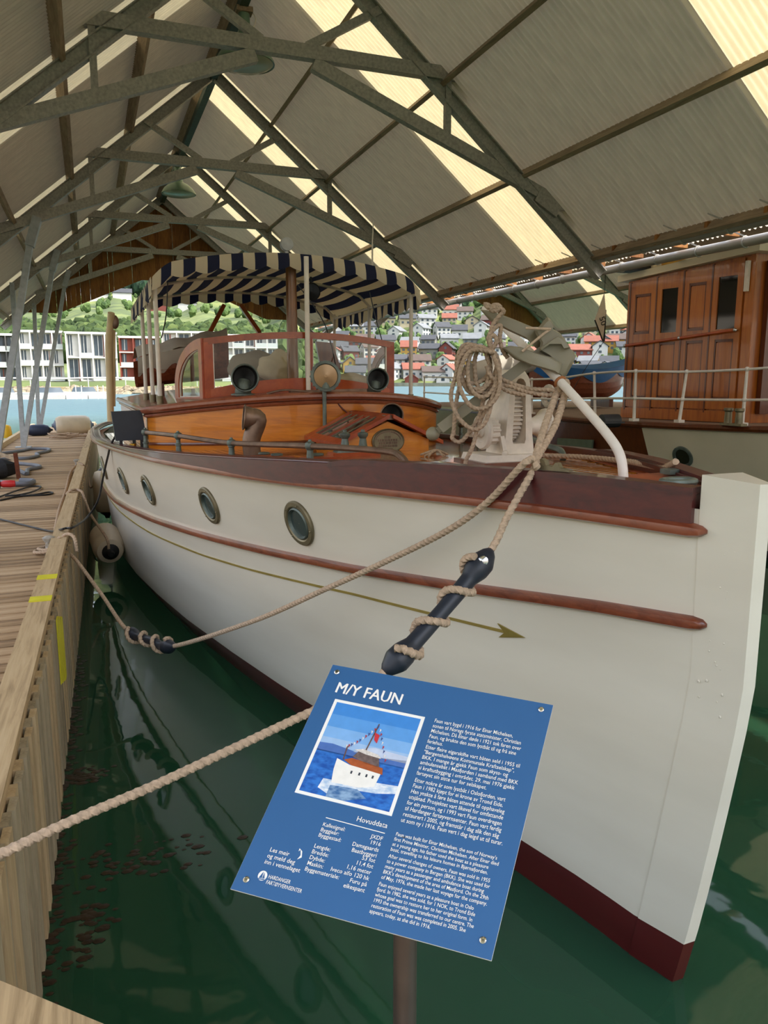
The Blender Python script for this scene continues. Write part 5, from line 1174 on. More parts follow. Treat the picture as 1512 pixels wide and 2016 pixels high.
for k in range(4):
    a, c = edges[k], edges[k + 1]; w_ = c - a; win = k in (0, 2)
    for (t0, t1, z0, z1) in ((a + .004, a + w_ * .2, 2.0, ztop(a) - .04), (c - w_ * .2, c - .004, 2.0, ztop(c) - .04), (a + w_ * .2, c - w_ * .2, 2.0, 2.13), (a + w_ * .2, c - w_ * .2, 2.98, 3.12), (a + w_ * .2, c - w_ * .2, ztop(c) - .22, ztop(c) - .04)):
        wbox(t0, t1, z0, z1, 0, .03, 'door_frame', M_CABIN)
    for (z0, z1, kind) in ((2.13, 2.98, 'p'), (3.12, ztop(c) - .22, 'w' if win else 'p')):
        i = w_ * .2
        if kind == 'p':
            wbox(a + i * 1.25, c - i * 1.25, z0 + .05, z1 - .05, 0, .018, 'panel', M_CABIN)
            for (t0, t1, y0, y1) in ((a + i, a + i * 1.2, z0, z1), (c - i * 1.2, c - i, z0, z1), (a + i, c - i, z0, z0 + .035), (a + i, c - i, z1 - .035, z1)): wbox(t0, t1, y0, y1, .0, .026, 'moulding', M_CABIND)
        else:
            wbox(a + i, c - i, z0, z1, 0, .01, 'window_pane', M_DGLASS)
    wbox(c - .006, c + .006, 1.95, ztop(c) - .03, 0, .036, 'door_joint', M_CABIND)
wbox(0, 1, ZB, 1.98, 0, .035, 'base_board', M_CABIN); wbox(-.01, .05, ZB, 4.06, 0, .02, 'corner_post', M_CABIN)
b = MB(); b.hexa([Vector((8.5, 8.33, 1.95)), Vector((8.72, 8.32, 1.95)), Vector((8.72, 8.32, 4.0)), Vector((8.5, 8.33, 4.0))], [Vector((8.5, 8.25, 1.95)), Vector((8.72, 8.24, 1.95)), Vector((8.72, 8.24, 4.0)), Vector((8.5, 8.25, 4.0))]); part('front_post', b, M_CABIND, cabin)
b = MB(); rp = [Vector((8.22, 8.2, 4.1)), Vector((13.1, 7.9, 4.1)), Vector((13.4, 10.6, 3.94)), Vector((7.74, 10.55, 3.94))]
b.hexa(rp, [p + Vector((0, 0, .1)) for p in rp]); part('cabin_roof', b, M_HULL2, cabin)
P = [CW(wt(1455, 648), wpt(1455, 650).z, .09), CW(wt(1345, 665), wpt(1345, 666).z, .09), CW(wt(1238, 680), wpt(1238, 681).z, .09)]
b = MB(); b.tube(P, .022, 10); gr = part('grab_rail', b, M_RED, cabin)
for q in P:
    b = MB(); b.tube([q, q - WN * .09], .012, 8); b.ball(q, .03, 10, 7); part('rail_bracket', b, M_CHROME, gr)
b = MB(); q = CW(wt(1464), 3.9, .05); b.box(q - Vector((0, 0, .1)), (.05, .05, .4)); part('lamp_bracket', b, M_WHITEP, cabin)
# railing
stn = [((1471, 727), (1461, 838)), ((1352, 732), (1337, 832)), ((1252, 731), (1248, 829))]
tops_, mids_ = [], []
tops_.append(at_z(1471, 727, 2.5) + (at_z(1471, 727, 2.5) * 0)); tops_ = []
def addst(bp, tp):
    b = MB(); b.tube([bp, tp], [.024, .018], 10); st_ = part('stanchion', b, M_WHITEP, ship)
    mid = bp.lerp(tp, .46)
    for jp in (tp, mid): b = MB(); b.ball(jp, .033, 10, 7); part('ball_joint', b, M_WHITEP, st_)
    b = MB(); b.box(bp + Vector((0, 0, .02)), (.1, .1, .04)); part('stanchion_foot', b, M_WHITEP, st_); tops_.append(tp); mids_.append(mid)
addst(Vector((8.0, 6.35, 1.84)), Vector((7.98, 6.3, 2.62)))
for tpx, bpx in stn:
    bp = at_z(bpx[0], bpx[1], 1.83); tp = at_y(tpx[0], tpx[1], bp.y - .02); addst(bp, tp)
for tpx, bpx, x in (((1170, 735), (1172, 818), 7.22), ((1047, 747), (1047, 806), 7.25)):
    bp = at_x(bpx[0], bpx[1], x); tp = at_x(tpx[0], tpx[1], x); bp.z = 1.8; addst(bp, tp)
addst(Vector((7.35, 17.5, 1.8)), Vector((7.35, 17.5, 2.5)))
for L_, nm in ((tops_, 'top_rail'), (mids_, 'mid_rail')):
    b = MB(); b.tube(cr(L_, 6), .017, 8); part(nm, b, M_WHITEP, ship)
p = at_z(1443, 838, 1.84); b = MB(); b.box(p + Vector((0, 0, .015)), (.1, .36, .03)); bt2 = part('deck_bitts', b, M_BRONZE, ship)
for d in (-.09, .09):
    b = MB(); b.lathe([(.05, 0), (.045, .15), (.06, .17), (.06, .2), (.001, .2)], 12, Matrix.Translation(p + Vector((0, d, .02)))); part('bitt_post', b, M_BRONZE, bt2)
p = at_z(1200, 833, 1.84); b = MB(); Mx = Matrix.Translation(p + Vector((0, 0, .03))) @ Matrix.Rotation(math.pi / 2, 4, 'Y'); b.lathe([(.09, -.13), (.09, .13)], 14, Mx, cap=True); b.box(p + Vector((0, 0, .01)), (.34, .2, .02)); part('deck_vent', b, M_BLACK, ship)
# things on the cabin roof
def roofbox(px, y, d, label, name, mat, cat):
    p = [at_y(u, v, y) for u, v in px]; b = MB(); zr_ = 4.205 - (y - 8.2) * .068; lo = [Vector((q.x, q.y, max(q.z, zr_ + (.02 if k_ > 1 else 0)))) for k_, q in enumerate(p)]; b.hexa(lo, [q + Vector((.1, d, 0)) for q in lo]); return top(name, b, mat, label, cat)
roofbox(((1222, 552), (1285, 548), (1284, 517), (1222, 527)), 10.0, .5, 'black storage box on the roof of the wooden cabin', 'storage_box', M_BLACK, 'box')
roofbox(((1286, 540), (1302, 537), (1302, 510), (1286, 514)), 9.9, .3, 'small cream box next to the black box on the cabin roof', 'storage_box', M_HULL2, 'box')
p = at_y(1325, 530, 9.9); p.z = 4.22; t = thing('oil_drum', 'blue and yellow banded drum on the cabin roof', 'drum', p)
for z0, z1, mt in ((-.12, .07, plain('drum yellow', '#c9a44a', .5)), (.07, .22, plain('drum blue', '#3f6f9a', .5)), (.22, .3, plain('drum cream', '#cfc7b4', .5))):
    b = MB(); b.lathe([(.17, z0), (.172, (z0 + z1) / 2), (.17, z1)], 20, Matrix.Translation(p), cap=True); part('drum_band', b, mt, t)
b = MB(); p = [at_y(u, v, 9.3) for u, v in ((1345, 512), (1462, 508), (1460, 486), (1420, 492))]; b.hexa(p, [q + Vector((.2, .7, .02)) for q in p]); top('canvas_cover', b, M_HULL2, 'cream canvas cover sloping on the cabin roof', 'cover')
# lifeboat under a blue cover
LC = Vector((9.75, 14.6, 0))
lb = thing('lifeboat', 'wooden lifeboat under a blue cover on the aft deck behind the railing', 'lifeboat', LC + Vector((0, 0, 1.84)))
def LBp(t, f, side):
    w_ = .58 * (math.sin(math.pi * min(1, max(0, .06 + .94 * t)) ** .8)) ** .6 if t < .97 else .05; a = f * math.pi / 2
    sh = .16 * (2 * t - 1) ** 2
    return LC + Vector((-1.35 + 2.7 * t + (f - 1) * .28 * max(0, (t - .6) / .4), side * w_ * math.sin(a) ** .75, 2.0 + (.62 + sh) * (1 - math.cos(a)) + .2 * max(0, (t - .75) / .25) ** 2 * (1 - f)))
for side in (-1, 1):
    for k in range(7):
        b = MB(); b.grid(lambda u, v: LBp(u, min(1, (k + v * 1.05) / 7), side) + Vector((0, side * .012 * (1 - v), 0)), 18, 1); part('strake', b, M_RUB, lb)
M_BLUE = plain('blue tarpaulin', '#1a68b4', .6, 0, .12, 4, .1)
b = MB(); b.grid(lambda u, v: LBp(u, 1, -1).lerp(LBp(u, 1, 1), v) + Vector((0, 0, .03 + .1 * math.sin(math.pi * v))), 18, 10); cv = part('cover', b, M_BLUE, lb)
b = MB(); b.grid(lambda u, v: LBp(u, 1 - .28 * v * (.35 + .65 * abs(math.sin(u * math.pi * 2.5))), -1) + Vector((0, -.02, .03 * (1 - v))), 40, 4); part('cover_skirt', b, M_BLUE, lb)
for dx in (-.6, .7):
    b = MB(); b.box(LC + Vector((dx, 0, 1.93)), (.1, .7, .2)); part('chock', b, M_CABIND, lb)
# life ring and small ones behind the windlass
p = at_x(1080, 780, 7.3); b = MB(); b.tube([p + Vector((0, .16 * math.cos(a), .16 * math.sin(a))) for a in [k * .3927 for k in range(16)]], .05, 10, closed=True); top('life_ring', b, M_WHITEP, 'white life ring hanging on the railing behind the windlass', 'life ring')
# rolled sail cover seen behind the anchor
b = MB(); b.tube([at_y(930, 735, 11), at_y(985, 725, 11), at_y(1040, 712, 11.5)], [.16, .2, .18], 16); top('rolled_cover', b, M_CANVASG, 'rolled grey canvas behind the hanging rope coil', 'cover')
# pennant
pn = thing('pennant', 'small white pennant hanging above the lifeboat', 'flag', at_y(1189, 672, 12.2))
Q = [at_y(u, v, 12.2) for u, v in ((1190, 577), (1171, 630), (1187, 672), (1193, 615))]
b = MB(); b.hexa(Q, [q + Vector((0, .012, 0)) for q in Q]); part('cloth', b, M_WHITEP, pn, smooth=0)
b = MB(); b.tube([at_y(1192, 610, 12.24), at_y(1189, 672, 12.24)], .02, 6); b.tube([at_y(1171, 630, 12.19), at_y(1187, 672, 12.19)], .014, 6); part('dark_hem', b, M_BLACK, pn)
b = MB(); b.tube([at_y(1190, 577, 12.2), at_y(1191, 560, 12.2), at_y(1193, 520, 12.2)], .006, 5); b.tube(cr([at_y(1189, 672, 12.2), at_y(1150, 730, 12.4), at_y(1110, 800, 12.6)], 4), .006, 5); part('halyard', b, M_BLACK, pn)
PEN = (pn, at_y(1180, 622, 12.18), 12.2)
# ================================================================== far shore: apartment blocks, quay, houses
M_BW = plain('white render', '#c4c1ba', .8, 0, .05, 1); M_BG = plain('dark cladding', '#4c4a48', .8, 0, .1, 1); M_WIN = plain('far window glass', '#3e4a52', .15, 0, .2, .5)
M_RC = plain('red brown cladding', '#7c3b2c', .8, 0, .1, 1); M_FR = plain('far white trim', '#cbcac5', .7, 0, 0)
def facade(u0, u1, r):
    a, c = at_d(u0, 750, r), at_d(u1, 750, r); a.z = c.z = 0; d = (c - a).normalized(); n = Vector((d.y, -d.x, 0))
    if n.dot(a) > 0: n = -n
    return a, d, n, (c - a).length
def zpx(v, r):
    rr = ray(756, v); return CAM_H + r * rr.z / math.hypot(rr.x, rr.y)
def block(u0, u1, vt, vb, r, bays, floors, label, wall, depth=12, recess=True, seed=0):
    rnd = random.Random(seed); a, d, n, L = facade(u0, u1, r); zt, zb = zpx(vt, r), zpx(vb, r); H_ = zt - zb
    t = thing('apartment_block', label, 'building', a + d * L / 2 + Vector((0, 0, zb)))
    def F(x, z, o=0): q = a + d * x + n * o; return Vector((q.x, q.y, z))
    def bx_(x0, x1, z0, z1, o0, o1, name, mat, parent=None):
        b = MB(); b.hexa([F(x0, z0, o0), F(x1, z0, o0), F(x1, z1, o0), F(x0, z1, o0)], [F(x0, z0, o1), F(x1, z0, o1), F(x1, z1, o1), F(x0, z1, o1)]); return part(name, b, mat, parent or t, smooth=0)
    bx_(0, L, zb - 2, zt, 0, -depth, 'wall', wall)
    bx_(-.2, L + .2, zt, zt + .25, .3, -depth - .3, 'roof', M_FR)
    fh = H_ / floors; bwid = L / bays
    for f in range(floors):
        z0 = zb + f * fh
        bx_(0, L, z0 + fh - .25, z0 + fh, 0, .9, 'balcony_slab', M_FR)
        for k in range(bays):
            x0 = k * bwid
            bx_(x0, x0 + .28, z0, z0 + fh - .25, 0, .9, 'balcony_wall', wall if rnd.random() > .2 else M_FR)
            w0, w1 = x0 + bwid * .2, x0 + bwid * rnd.choice((.5, .62, .85))
            wn = bx_(w0, w1, z0 + .35, z0 + fh - .5, 0, .05, 'window', M_WIN)
            bx_((w0 + w1) / 2 - .06, (w0 + w1) / 2 + .06, z0 + .35, z0 + fh - .5, .05, .1, 'window_bar', M_FR, wn)
            if rnd.random() > .35: bx_(x0 + .28, x0 + bwid, z0, z0 + .9, .86, .9, 'balcony_rail', plain_rail)
            if rnd.random() > .72: bx_(w1 + .15, w1 + bwid * .12, z0, z0 + fh - .5, 0, .06, 'cladding_panel', M_RC)
plain_rail = plain('pale balcony glass', '#b9bdb9', .3, 0, .05)
block(-60, 40, 668, 752, 186, 4, 3, 'dark and cream apartment block at the left edge across the water', M_BG, seed=1)
block(42, 128, 661, 750, 184, 4, 3, 'white apartment block behind the slanted columns', M_BW, seed=2)
block(134, 234, 662, 750, 182, 4, 2, 'long white apartment block with big terraces across the water', M_BW, seed=3)
block(238, 318, 668, 750, 186, 3, 3, 'white apartment block with red cladding behind the awning poles', M_RC, seed=4)
block(322, 436, 657, 750, 190, 4, 3, 'white apartment block with flat roof left of the windscreen', M_BW, seed=5)
block(438, 548, 662, 752, 180, 5, 4, 'tall white balcony block seen through the left windscreen pane', M_BW, seed=6)
# quay wall and railing
a, d, n, L = facade(-80, 570, 160)
b = MB(); b.hexa([a + Vector((0, 0, -.5)), a + d * L + Vector((0, 0, -.5)), a + d * L + Vector((0, 0, 1.3)), a + Vector((0, 0, 1.3))], [q - n * 6 for q in (a + Vector((0, 0, -.5)), a + d * L + Vector((0, 0, -.5)), a + d * L + Vector((0, 0, 1.3)), a + Vector((0, 0, 1.3)))])
top('quay_wall', b, plain('tan quay stone', '#a8946c', .9, 0, .35, .5), 'tan stone quay along the near shore', kind='structure')
rl = thing('shore_railing', 'white railing along the near shore walkway', 'railing', a + d * L / 2 + Vector((0, 0, 1.3)))
b = MB(); b.tube([a + d * (L * i / 20) + Vector((0, 0, 2.9 + .1 * math.sin(i))) for i in range(21)], .14, 6); part('rail', b, M_FR, rl)
for i in range(18):
    b = MB(); q = a + d * (L * (i + .5) / 18); b.tube([q + Vector((0, 0, 1.3)), q + Vector((0, 0, 2.9))], .08, 6); part('post', b, M_FR, rl)
# pontoon and small boats
a, d, n, L = facade(-60, 216, 112)
pt = thing('pontoon', 'white floating pontoon on the blue water at left', 'pontoon', a + d * L / 2)
for k in range(6):
    b = MB(); q = a + d * (L * k / 6); e = a + d * (L * (k + .96) / 6); b.hexa([q, e, e + Vector((0, 0, .55)), q + Vector((0, 0, .55))], [p - n * 3 for p in (q, e, e + Vector((0, 0, .55)), q + Vector((0, 0, .55)))]); part('pontoon_section', b, M_FR if k % 3 else M_CANVASG, pt)
def motorboat(u, v, r, L, label):
    p = at_d(u, v, r); p.z = 0; e, d, n, _ = facade(u - 10, u + 10, r)
    t = thing('moored_boat', label, 'boat', p); b = MB()
    ring = [(-.5, -.14), (-.5, .14), (.15, .16), (.5, 0), (.15, -.16)]
    b.hexa([p + d * x * L * .92 + n * y * L * .8 + Vector((0, 0, -.1)) for x, y in ring], [p + d * x * L + n * y * L + Vector((0, 0, .8)) for x, y in ring]); part('hull', b, M_FR, t)
    b = MB(); b.hexa([p + d * x * L * .5 + n * y * L * .7 + Vector((0, 0, .8)) for x, y in ring], [p + d * x * L * .4 + n * y * L * .55 + Vector((0, 0, 1.5)) for x, y in ring]); part('cabin', b, M_WIN, t)
motorboat(95, 768, 118, 8, 'white motorboat moored at the pontoon between the slanted columns'); motorboat(2, 770, 120, 7, 'small white motorboat moored at the left end of the pontoon'); motorboat(165, 765, 125, 7, 'white motorboat moored at the right end of the pontoon')
# ladders on the pontoon
for u in (155, 198):
    b = MB(); q = at_d(u, 772, 110); q.z = 0; e, d, n, _ = facade(u - 5, u + 5, 110)
    for s in (-.35, .35): b.tube(cr([q + d * s + Vector((0, 0, -.3)), q + d * s + Vector((0, 0, 1.4)), q + d * s - n * .4 + Vector((0, 0, 1.7)), q + d * s - n * .8 + Vector((0, 0, .6))], 4), .06, 6)
    top('pontoon_ladder', b, M_FR, 'white bathing ladder on the pontoon ' + ('left of' if u < 180 else 'next to') + ' the cream davit post', 'ladder')
# hillside houses
WALLS = {'white': '#b9b8b2', 'cream': '#a89d80', 'yellow': '#a5833c', 'red': '#6c352c', 'grey': '#77776f'}; ROOFS = {'dark grey': '#3b3d41', 'orange': '#7c4838', 'brown': '#4d4039', 'pale grey': '#6b6e70'}
HM = {k: plain('house wall ' + k, v, .85, 0, .05, .3) for k, v in WALLS.items()}; RMm = {k: plain('house roof ' + k, v, .85, 0, .12, .5) for k, v in ROOFS.items()}
def house(u, v, wc, rc, wd=10, dp=8, h=5, rh=2.6, yaw=0, extra=''):
    az = azd(u); lo, hi = 352., 700.
    for _ in range(30):
        m = (lo + hi) / 2; z = gz(az, m); q = pol(az, m, z)
        c = Vector((q.x, q.y, q.z - CAM_H)); fwd0 = math.hypot(q.x, q.y)
        fw = fwd0 * math.cos(math.radians(az)); pv = 1008 - FPX * (fw * _st + (z - CAM_H) * _ct) / (fw * _ct - (z - CAM_H) * _st)
        if pv > v: lo = m
        else: hi = m
    p = pol(az, lo, gz(az, lo)); ang = -(math.radians(az) + YAW) + math.radians(yaw)
    row = 'lowest row by the water' if v > 736 else ('second row up' if v > 716 else ('third row up' if v > 694 else ('fourth row up' if v > 672 else ('fifth row up' if v > 652 else ('sixth row up' if v > 634 else ('seventh row up' if v > 616 else 'topmost row under the forest'))))))
    colp = 'through the windscreen' if u < 690 else ('among the awning poles' if u < 800 else ('right of the awning' if u < 890 else ('behind the rope coil' if u < 1000 else ('behind the anchor' if u < 1130 else 'left of the wooden cabin'))))
    HP.append(p.copy())
    lab = f'{wc} house, {rc} roof, {row}, {colp}'
    if extra: lab = f'small {wc} boathouse, {rc} roof, at the far waterline, {colp}'
    t = thing('hillside_house', lab, 'house', p - Vector((0, 0, .5)), ang, f'{wc} houses with {rc} roofs, {row}, {colp}')
    b = MB(); x, y = wd / 2, dp / 2
    b.add([(-x, -y, -2), (x, -y, -2), (x, y, -2), (-x, y, -2), (-x, -y, h), (x, -y, h), (x, y, h), (-x, y, h), (-x, 0, h + rh), (x, 0, h + rh)], [(0, 1, 5, 4), (2, 3, 7, 6), (1, 2, 6, 9, 5), (3, 0, 4, 8, 7), (4, 5, 9, 8), (6, 7, 8, 9)]); part('walls', b, HM[wc], t, world=False, smooth=0)
    for s in (-1, 1):
        b = MB(); k = .7; lo_ = [Vector((-x - .5, s * (y + k), h - rh * k / y)), Vector((x + .5, s * (y + k), h - rh * k / y)), Vector((x + .5, 0, h + rh)), Vector((-x - .5, 0, h + rh))]; b.hexa([q + Vector((0, 0, .05)) for q in lo_], [q + Vector((0, 0, .4)) for q in lo_]); part('roof_slope', b, RMm[rc], t, world=False, smooth=0)
    b = MB()
    for k in range(3):
        for z in ((1.0, 3.2) if h > 4.4 else (1.2,)): b.box((-x + wd * (k + .5) / 3, -y - .03, z + .6), (1.3, .12, 1.2))
    for k in (-1, 1): b.box((x * k, 0, 2.2), (.12, 1.6, 1.2)); b.box((x * k, 0, h), (.12, 1.2, 1.2))
    part('windows', b, M_WIN, t, world=False, smooth=0, kind='stuff')
    return t
HP = []
rh_ = random.Random(11)
spec = [(697, 690, 'red', 'orange', 9), (700, 752, 'white', 'dark grey', 9), (668, 700, 'white', 'dark grey', 9), (720, 735, 'grey', 'dark grey', 9), (818, 605, 'red', 'brown', 9), (1180, 690, 'yellow', 'orange', 16), (1212, 686, 'yellow', 'brown', 12)]
rows = [(746, 40, (760, 1245)), (727, 42, (640, 1245)), (705, 40, (640, 1240)), (683, 40, (640, 1240)), (662, 38, (640, 1240)), (643, 36, (640, 1240)), (625, 36, (640, 1240)), (608, 38, (800, 1110)), (596, 48, (860, 1010))]
for ri, (v, st_, (a, c)) in enumerate(rows):
    u = a + rh_.uniform(0, 20)
    while u < c:
        wc = rh_.choices(['white', 'cream', 'yellow', 'red', 'grey'], [60, 10, 7 if ri < 4 else 2, 9, 9])[0]; rc = rh_.choices(['dark grey', 'orange', 'brown', 'pale grey'], [44, 24, 16, 16])[0]
        yw = rh_.choice((0, 0, 8, -12, 20, 78, 95, 60)); house(u, v + rh_.uniform(-5, 5), wc, rc, rh_.uniform(7, 10.5), rh_.uniform(6.5, 8), rh_.choice((4.2, 5, 5.4)), rh_.uniform(2, 2.9), yw)
        u += st_ * rh_.uniform(.75, 1.3)
for s in spec: house(s[0], s[1], s[2], s[3], s[4])
b = MB(); a, d, n, L = facade(640, 1260, 352); b.hexa([a + Vector((0, 0, -.5)), a + d * L + Vector((0, 0, -.5)), a + d * L + Vector((0, 0, 1.6)), a + Vector((0, 0, 1.6))], [q - n * 5 for q in (a + Vector((0, 0, -.5)), a + d * L + Vector((0, 0, -.5)), a + d * L + Vector((0, 0, 1.6)), a + Vector((0, 0, 1.6)))]); top('far_quay', b, plain('far shore stone', '#7f7d6a', .9, 0, .3, .3), 'low stone shore edge below the hillside houses', kind='structure')
for u, wc, rc in ((1032, 'white', 'pale grey'), (872, 'white', 'pale grey'), (810, 'red', 'orange')):
    house(u, 755, wc, rc, 8, 6, 2.6, 2.2, 90, ' at the water')
sp = []
for i in range(1500):
    az, r = random.uniform(-6, 20), random.uniform(358, 515); q = pol(az, r, 0)
    if all((q.x - h.x) ** 2 + (q.y - h.y) ** 2 > 55 for h in HP): sp.append((az, r, random.uniform(2, 5.5)))
forest('garden_trees', 'small garden trees and bushes between the hillside houses', sp[:750], MF2)
# few farms high on the left fields
for u, r in ((155, 760), (205, 750), (250, 740), (315, 700), (375, 720)):
    az = azd(u); p = pol(az, r, gz(az, r)); t = thing('farm_house', {155: 'dark roofed farm on the sloping field at far left', 205: 'white farm house on the field beside the davit post', 250: 'white farm house just left of the awning poles', 315: 'red farm house on the field below the awning', 375: 'white farm house on the field between the awning poles'}[u], 'house', p, -(math.radians(az) + YAW))
    b = MB(); b.add([(-8, -5, -3), (8, -5, -3), (8, 5, -3), (-8, 5, -3), (-8, -5, 5), (8, -5, 5), (8, 5, 5), (-8, 5, 5), (-8, 0, 8.5), (8, 0, 8.5)], [(0, 1, 5, 4), (2, 3, 7, 6), (1, 2, 6, 9, 5), (3, 0, 4, 8, 7), (4, 5, 9, 8), (6, 7, 8, 9)]); part('walls', b, HM['red' if u == 315 else 'white'], t, world=False, smooth=0)
    for s in (-1, 1):
        b = MB(); lo_ = [Vector((-8.6, s * 5.6, 4.6)), Vector((8.6, s * 5.6, 4.6)), Vector((8.6, 0, 8.6)), Vector((-8.6, 0, 8.6))]; b.hexa(lo_, [q + Vector((0, 0, .5)) for q in lo_]); part('roof_slope', b, RMm['dark grey'], t, world=False, smooth=0)
# ================================================================== the information sign
SQ = [Vector(p) for p in ((.454, 1.608, 1.758), (.857, 1.316, 1.720), (.571, 1.036, 1.411), (.167, 1.328, 1.448))]
SE1 = ((SQ[1] - SQ[0]) + (SQ[2] - SQ[3])) / 2; SE2 = ((SQ[3] - SQ[0]) + (SQ[2] - SQ[1])) / 2; SO = sum(SQ, Vector()) / 4 - SE1 / 2 - SE2 / 2
SN = SE2.cross(SE1).normalized()
if SN.z < 0: SN = -SN
def S3(x, y, o=0): return SO + SE1 * x + SE2 * y + SN * o
_u0 = ray(655, 1308)
sign = thing('information_sign', 'blue information board on a steel pole in front of the bow', 'sign', (SO.x + .2, SO.y - .1, .86))
M_SIGN = plain('matt sign blue', '#2f6196', .45, 0, .03, 6); M_EDGE = plain('sign edge white', '#d8d8d4', .5, 0, 0); M_TXT = plain('white sign print', '#f4f3ee', .6, 0, 0)
b = MB(); b.hexa([S3(0, 0, -.005), S3(1, 0, -.005), S3(1, 1, -.005), S3(0, 1, -.005)], [S3(0, 0, -.0008), S3(1, 0, -.0008), S3(1, 1, -.0008), S3(0, 1, -.0008)]); part('panel_edge', b, M_EDGE, sign, smooth=0)
b = MB(); b.hexa([S3(.001, .001, -.0008), S3(.999, .001, -.0008), S3(.999, .999, -.0008), S3(.001, .999, -.0008)], [S3(.001, .001, 0), S3(.999, .001, 0), S3(.999, .999, 0), S3(.001, .999, 0)]); panel = part('panel', b, M_SIGN, sign, smooth=0)
MX = Matrix((SE1.normalized(), -SE2.normalized(), SN)).transposed().to_4x4()
for x, y in ((.035, .035), (.955, .032), (.045, .955), (.955, .945)):
    Mx = MX.copy(); Mx.translation = S3(x, y); b = MB(); b.lathe([(.006, 0), (.006, .002), (.004, .0035), (.001, .0035)], 14, Mx); part('bolt', b, M_CHROME, sign)
base = S3(.56, .62, -.006)
b = MB(); b.tube([Vector((base.x, base.y, .86)), Vector((base.x, base.y, base.z - .01))], .024, 18); part('pole', b, plain('brushed steel pole', '#6f6660', .4, .8, .1, 12), sign)
b = MB(); b.hexa([S3(.42, .5, -.02), S3(.7, .5, -.02), S3(.7, .75, -.02), S3(.42, .75, -.02)], [S3(.42, .5, -.005), S3(.7, .5, -.005), S3(.7, .75, -.005), S3(.42, .75, -.005)]); part('mounting_plate', b, M_STEEL, sign)
fp = A + dr * (Vector((base.x, base.y, 0)) - Vector((A.x, A.y, 0))).dot(dr); fp = Vector((fp.x, fp.y, .93)) + nr * .01      # the pole is bolted to the front beam
for dz in (-.03, .05):
    b = MB(); b.beam(Vector((base.x, base.y, fp.z + dz)), Vector((fp.x, fp.y, fp.z + dz)), .06, .012); part('pole_bracket', b, M_STEEL, sign)
UM = 1.0 / SE1.length
# homography-free helper: photo pixel -> sign coordinates
def sxy(u, v):
    p = at_pl(u, v, SO, SN) - SO
    a11, a12, a22 = SE1.dot(SE1), SE1.dot(SE2), SE2.dot(SE2); b1, b2 = p.dot(SE1), p.dot(SE2); dt = a11 * a22 - a12 * a12
    return (b1 * a22 - b2 * a12) / dt, (a11 * b2 - a12 * b1) / dt
def flat(name, pts, mat, o=.0006, parent=None):
    b = MB(); lo = [S3(x, y, 0) for x, y in pts]; b.hexa(lo, [S3(x, y, o) for x, y in pts]); return part(name, b, mat, parent or panel, smooth=0)
def text_block(lines, width, size, align='LEFT', bold=False, shear=0, lead=1.0):
    cu = bpy.data.curves.new('t', 'FONT'); cu.body = lines; cu.size = 1; cu.align_x = align; cu.space_line = lead; cu.resolution_u = 2; cu.fill_mode = 'FRONT'; cu.shear = shear
    if bold: cu.offset = .004
    o = bpy.data.objects.new('t', cu); COL.objects.link(o); dg_ = bpy.context.evaluated_depsgraph_get(); me = bpy.data.meshes.new_from_object(o.evaluated_get(dg_)); bpy.data.objects.remove(o)
    return me
def put_text(name, lines, x, y, height, width=None, align='LEFT', bold=False, shear=0, lead=1.0, parent=None, dz=.0009, mat=None):
    """text block with top-left (or top-right) corner at sign coordinates (x, y); height = overall height, width = overall width"""
    me = text_block(lines, 0, 1, align, bold, shear, lead)
    xs = [q.co.x for q in me.vertices]; ys = [q.co.y for q in me.vertices]; x0, x1, y1, y0 = min(xs), max(xs), max(ys), min(ys)
    sy = height / (y1 - y0); sx = (width / (x1 - x0)) if width else sy * SE2.length / SE1.length
    ax = x1 if align == 'RIGHT' else x0
    inv = XF[parent or panel].inverted()
    for q in me.vertices: q.co = inv @ S3(x + (q.co.x - ax) * sx, y + (y1 - q.co.y) * sy, dz)
    me.name = name; me.materials.clear(); me.materials.append(mat or M_TXT)
    o = bpy.data.objects.new(name, me); COL.objects.link(o); o.parent = parent or panel; XF[o] = XF[parent or panel]; return o
def box_px(*px): return [sxy(u, v) for u, v in px]
put_text('title_lettering', 'M/Y FAUN', *sxy(668, 1343), .052, .30)
put_text('title_lettering', 'M/Y FAUN', sxy(668, 1343)[0] + .003, sxy(668, 1343)[1] + .001, .052, .30, dz=.00091)
# photograph on the board, built as flat print
c4 = box_px((660, 1376), (837, 1412), (771, 1607), (580, 1560))
flat('photo_border', c4, M_TXT)
def pp(x, y):       # position inside the picture, x right, y down
    a = [c4[0][i] + (c4[1][i] - c4[0][i]) * x for i in (0, 1)]; c = [c4[3][i] + (c4[2][i] - c4[3][i]) * x for i in (0, 1)]
    return (a[0] + (c[0] - a[0]) * y, a[1] + (c[1] - a[1]) * y)
def pic(name, pts, mat, lvl): return flat(name, [pp(.035 + .93 * x, .03 + .94 * y) for x, y in pts], mat, .0006 + .0003 * lvl)
def grad(name, c1, c2):
    m, nt, bb = mk(name); bb.inputs['Roughness'].default_value = .5
    nz = N(nt, 'ShaderNodeTexNoise'); nz.inputs['Scale'].default_value = 60; nz.inputs['Detail'].default_value = 5; nt.links.new(coords(nt, (1, 1, 3)), nz.inputs[0]); nt.links.new(ramp(nt, nz.outputs[0], [(.35, lin(c1)), (.65, lin(c2))]), bb.inputs['Base Color']); return m
for k, (y0, y1, c) in enumerate(((0, .14, '#3f8ad8'), (.14, .28, '#5a9ce0'), (.28, .40, '#7fb2e8'), (.40, .50, '#9dbfe6'))): pic('picture_sky', [(0, y0), (1, y0), (1, y1), (0, y1)], plain('print sky %d' % k, c, .5, 0, .05, 40), 1)
